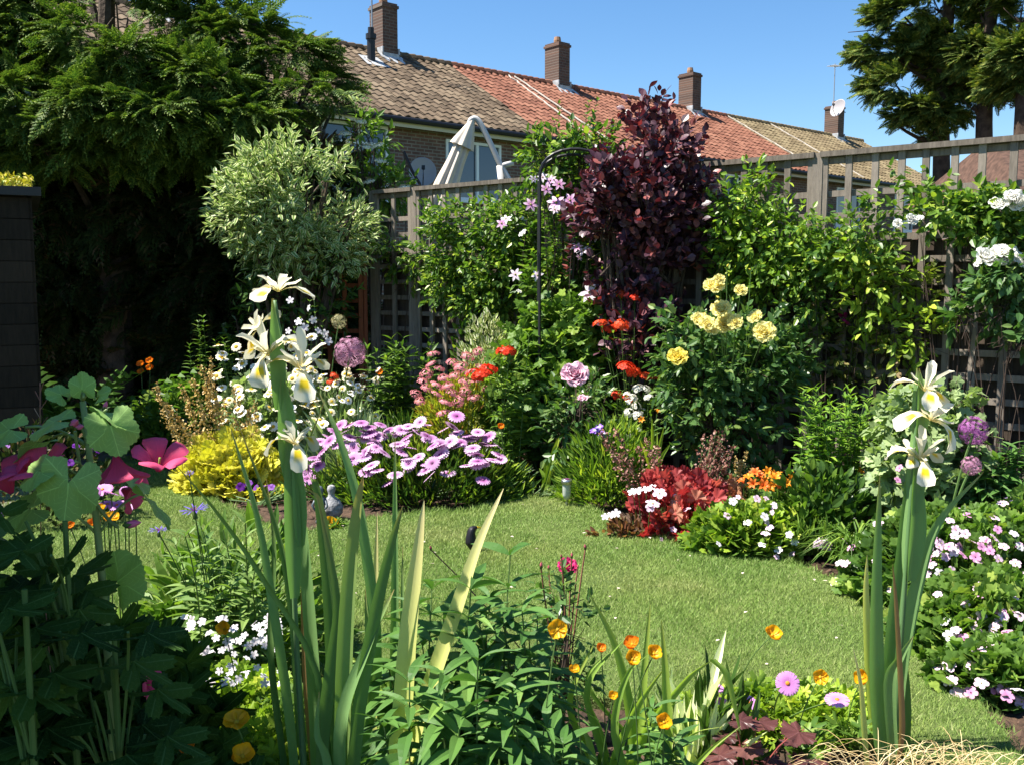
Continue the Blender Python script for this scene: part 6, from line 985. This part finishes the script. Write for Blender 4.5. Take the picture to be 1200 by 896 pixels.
# ---- straw grass bottom right
o = gx(1130, 2.45); r = thing('straw_grass', 'dry straw-coloured arching grass in the bottom right corner', 'grass tuft', o); g = Geo()
for i in range(420):
    b = np.array([R.uniform(-.25, .25), R.uniform(-.12, .1), 0]); a = R.uniform(0, 6.28) if i % 3 else R.uniform(2.6, 3.6); l = R.uniform(.08, .26); h = R.uniform(.03, .15); g.add(strip_t(bez(b, b + [l * .4 * math.cos(a), l * .4 * math.sin(a), h * 1.7], b + [l * math.cos(a), l * math.sin(a), h * .8], 7), [.0015, .002, .0022, .002, .0016, .001, .0004], nrm=(0, -.4, 1)))
put('blades', g, leafmat('straw blade', (.45, .3, .12), (.72, .58, .32), trans=.2, tcol=(1, .9, .7)), r)
# ---- white flowers lower left
r, o = mound('white_rock_cress', 'mass of tiny white flowers over fresh green leaves at lower left', 'plant', 262, 2.8, .24, .25, .27, LOB5, .035, G_lime, 1500, .3); WP = [(R.uniform(195, 330), R.uniform(722, 805)) for _ in range(98)]; heads(r, o, WP, 2.62, 'small_white', .0125, (0, -.5, .8), .5, dj=.12, stalk=False)
r, o = mound('corydalis', 'ferny bright green foliage under the white flowers, left of the iris', 'plant', 255, 2.45, .3, .24, .24, LFING, .05, G_lime, 1300, .3); heads(r, o, [(235, 836), (246, 838), (262, 800), (298, 870), (225, 790), (310, 800), (280, 795)], 2.4, 'small_white', .012, stalk=False)
r, o = mound('corydalis', 'green foliage filling the ground between the iris and the centre plants', 'plant', 400, 2.7, .4, .25, .22, LFING, .06, G_mid, 800, .3)
# ---- cornflower plant
o = gx(245, 3.1); r = thing('cornflower', 'leafy cornflower with two blue-violet blooms over the lawn', 'plant', o); tp = [(R.uniform(205, 310), R.uniform(610, 690)) for _ in range(26)]; stems(r, [((at(a, 450, 3.1)[0] - o[0]) * .7, R.uniform(-.12, .12), 0) for a, v in tp], [at(a, v, 3.1 + R.uniform(-.15, .15)) - o for a, v in tp], LLAN, .12, leafmat('soft green leaf', (.08, .14, .05), (.15, .22, .08)), 10, 2, .2, .3, .2)
heads(r, o, [(228, 600, 1.1), (186, 623, .8), (222, 555, .4)], 3.05, 'corn', .038, (0, -.2, 1), .15, base=(0, 0, .1))
r, o = mound('leafy_filler', 'low mixed greenery at the front lawn edge under the lavatera', 'plant', 130, 3.25, .55, .2, .26, LOB5, .06, G_mid, 900, .3)
r, o = mound('leafy_filler', 'dark green leaves at the lawn edge left of the iris', 'plant', 262, 3.5, .42, .3, .5, LLAN, .11, G_mid, 620, .3)
r, o = mound('pink_thrift', 'pale pink flowers just below the deep pink trumpets', 'plant', 130, 2.9, .2, .12, .3, LL, .06, G_mid, 300, .3); heads(r, o, [(120, 573, 1.3), (130, 577, 1.2), (112, 573), (137, 591), (126, 590), (146, 575, .8), (158, 577, .9), (151, 595, .6)], 2.9, 'pinkdaisy', .024, (0, -.3, .9), dj=.04)
# ---- lavatera with big soft leaves and deep pink trumpets
o = gx(95, 1.9); r = thing('lavatera', 'tall lavatera with deep pink trumpet flowers and big soft leaves at left', 'plant', o); g = Geo(); s_ = Geo(); top = at(97, 470, 1.9) - o; ML = bez((.02, 0, 0), (.05, 0, .6), top, 14); s_.add(tube_t(ML, np.linspace(.012, .006, 14), 8))
def bigleaf(u, v, sz, dx, dz, Y=1.9, nrm=(0, -.6, .8), tpl=None, dy=-.3):
    p = at(u, v, Y) - o; D = unit(np.array([dx, dy, dz])); g.inst(tpl or LSOFT, frames(D[None], np.array([nrm], float)), [p], [sz]); j = int(np.argmin(np.abs(ML[:, 2] - max(.1, p[2] - .05)))); s_.add(tube_t(bez(ML[j], (ML[j] + p) / 2 + [0, 0, .03], p, 6), .0028, 5))
for a in [(88, 540, .115, -.15, -.75, 1.8, (.1, -.8, .6)), (125, 480, .09, .3, -.8, 1.82, (.1, -.75, .65)), (118, 480, .085, 1., -.15, 1.86, (0, .25, 1)), (85, 490, .085, -1, -.1, 1.88, (0, -.3, 1)), (62, 512, .085, -1., -.3, 1.92, (0, .35, 1)), (165, 578, .10, .95, -.4, 1.92, (.3, .5, .8)), (140, 552, .085, 1, -.25, 2.0, (0, .4, 1)), (130, 690, .11, .3, .3, 1.95, (.2, -.9, .4)), (88, 458, .035, .3, .9, 1.9), (105, 456, .03, -.4, .8, 1.88), (112, 468, .04, .6, .6, 1.88), (80, 468, .045, -.5, .5, 1.9), (98, 466, .05, 0, .9, 1.86), (60, 545, .07, -1, -.4, 1.8), (55, 590, .09, -.9, -.2, 1.85), (30, 500, .08, -.9, -.1, 1.9)]: bigleaf(*a)
put('leaf', g, G_big, r, True); put('stem', s_, mat('pale green stem', (.2, .28, .1), .55), r, True)
bloom('lav', r, at(188, 530, 1.85) - o, (.25, -.35, .9), .05, spin=.3); bloom('lav', r, at(140, 562, 1.85) - o, (.15, -.1, -1.), .054, spin=.9); bloom('lav', r, at(40, 540, 1.85) - o, (-.25, -.35, .9), .06, spin=.2); bloom('lav', r, at(-2, 552, 1.85) - o, (-.3, -.3, .9), .058); bloom('lav', r, at(160, 580, 2.0) - o, (.8, -.1, -.3), .04)
for u, v, n_, s_s in ((150, 614, (1, -.1, .2), .022), (85, 497, (.5, -.4, .3), .02), (90, 500, (.6, -.3, .1), .016), (122, 478, (.4, 0, .9), .012)): bloom('pbud', r, at(u, v, 1.84) - o, n_, s_s)
bloom('lav', r, at(180, 802, 1.9) - o, (.9, -.3, .1), .03)
g = Geo(); [g.add(tube_t(bez(at(97, 560, 1.9) - o, (at(u, v, 1.9) + at(97, 560, 1.9)) / 2 - o + [0, 0, -.03], at(u, v, 1.87) - o, 7), .0035, 6)) for u, v in ((150, 548), (130, 545), (60, 560), (138, 617), (88, 505))]; put('flower_stalk', g, mat('stalk', (.2, .28, .1), .55), r)
# wispy dry stalk beside it
o = gx(48, 2.0); r = thing('grass_stalk', 'thin reddish grass stalk beside the top of the lavatera', 'grass', o); g = Geo(); g.add(tube_t([(0, 0, 0), at(48, 640, 2.) - o, at(47, 520, 2.) - o, at(47, 448, 2.) - o], .0015, 4)); [g.add(tube_t([at(47, v, 2.) - o, at(47 + s, v - 12, 2.) - o], .001, 3)) for v, s in ((480, 8), (490, -7), (470, -6), (500, 9), (515, -9), (460, 4))]; put('stalk', g, G_plr, r)
# ---- palmate foliage plant, bottom left, its shade put into the leaf colour
def palm(label, u, Y, leaves, m, name='monkshood', tall=None):
    o = gx(u, Y); r = thing(name, label, 'plant', o, 0, 'dark lobed-leaved plants at lower left'); g, s = Geo(), Geo()
    for (a, v, sz, dx, dz, ny) in leaves:
        Yq = Y + R.uniform(-.1, .1); p = at(a, v, Yq) - o; g.inst(LFB, frames(unit(np.array([[dx, -.3, dz]])), np.array([[0, ny, 1.]])), [p], [sz]); s.add(tube_t(bez((0, 0, max(0, p[2] - .3)), (p[0] * .5, 0, p[2] - .08), p, 6), .003, 5))
    s.add(tube_t([(0, 0, 0), (0, 0, max(.2, at(u, min(l[1] for l in leaves), Y)[2]))], [.009, .005], 6)); put('foliage', g, m, r); put('stem', s, STEM, r)
LFB = lobed_t(5, .66, 81, .10, .05, pointy=1.3, droop=.35)
palm('shade-darkened green plant with jagged star-like leaves under the lavatera', 68, 1.75, [(68, 690, .13, 1, .05, -.2), (68, 690, .14, .8, .7, -.3), (68, 688, .13, -.2, 1, -.3), (66, 690, .14, -1, .25, -.2), (70, 700, .13, .9, -.35, 0), (60, 700, .12, -.9, -.3, 0), (70, 680, .11, .4, .9, -.4), (60, 650, .13, -1, .3, -.2), (40, 640, .12, -.8, .1, -.2), (70, 740, .13, 1, .1, 0), (60, 745, .13, -1, .1, 0), (30, 610, .12, -.7, .4, -.3), (20, 660, .13, -.8, -.2, -.1)], G_lob)
palm('shade-darkened jagged-leaved plant at the left edge near the bottom', 15, 1.6, [(0, 770, .15, .4, -.7, -.8), (10, 800, .14, .9, 0, 0), (-10, 720, .13, .6, .3, -.2), (30, 850, .14, .8, .1, 0), (5, 880, .14, .5, .3, -.1), (40, 790, .13, .9, .2, 0), (-5, 690, .12, .9, .1, 0), (20, 740, .13, .8, .3, 0)], G_lob)
palm('jagged-leaved plant darkened as if in the deepest shade at the bottom left', 120, 1.75, [(100, 780, .15, .9, .2, 0), (130, 770, .14, 1, 0, 0), (110, 820, .15, -.8, .1, 0), (140, 840, .15, .9, -.1, 0), (90, 860, .15, -.7, .1, 0), (160, 800, .13, 1, -.1, 0), (130, 880, .15, .4, .1, -.1), (170, 860, .14, .9, .1, 0), (80, 800, .14, -1, .1, 0), (60, 880, .14, -.6, .3, 0), (150, 740, .12, .9, .1, 0), (110, 740, .13, -.9, .2, 0), (180, 900, .13, .6, .2, 0)], G_lob)
r, o = mound('shade_foliage', 'undergrowth coloured near-black for shade, filling the bottom left corner', 'plant', 60, 2.1, .42, .25, .68, LFING, .11, G_lob, 1100, .15, .6)
r, o = mound('shade_foliage', 'shade-darkened undergrowth between the jagged leaves and the white flowers', 'plant', 150, 2.35, .12, .15, .4, LOB5, .07, G_lob, 500, .15, .6)
# unseen tall shrub, added just left of the frame, that throws the corner into shade
o = np.array([-1.72, 1.75, 0]); r = thing('laurel_bush', 'unseen tall laurel bush, added for shade just beyond the left edge', 'bush', o); shrub(r, [(0, 0, 1.3, .3, .6, .6), (0, -.3, .7, .3, .5, .5), (0, .3, .8, .3, .5, .6), (.0, .0, 1.9, .26, .5, .45)], 1300, LO, .11, G_dark, k=6, ct=-.6)
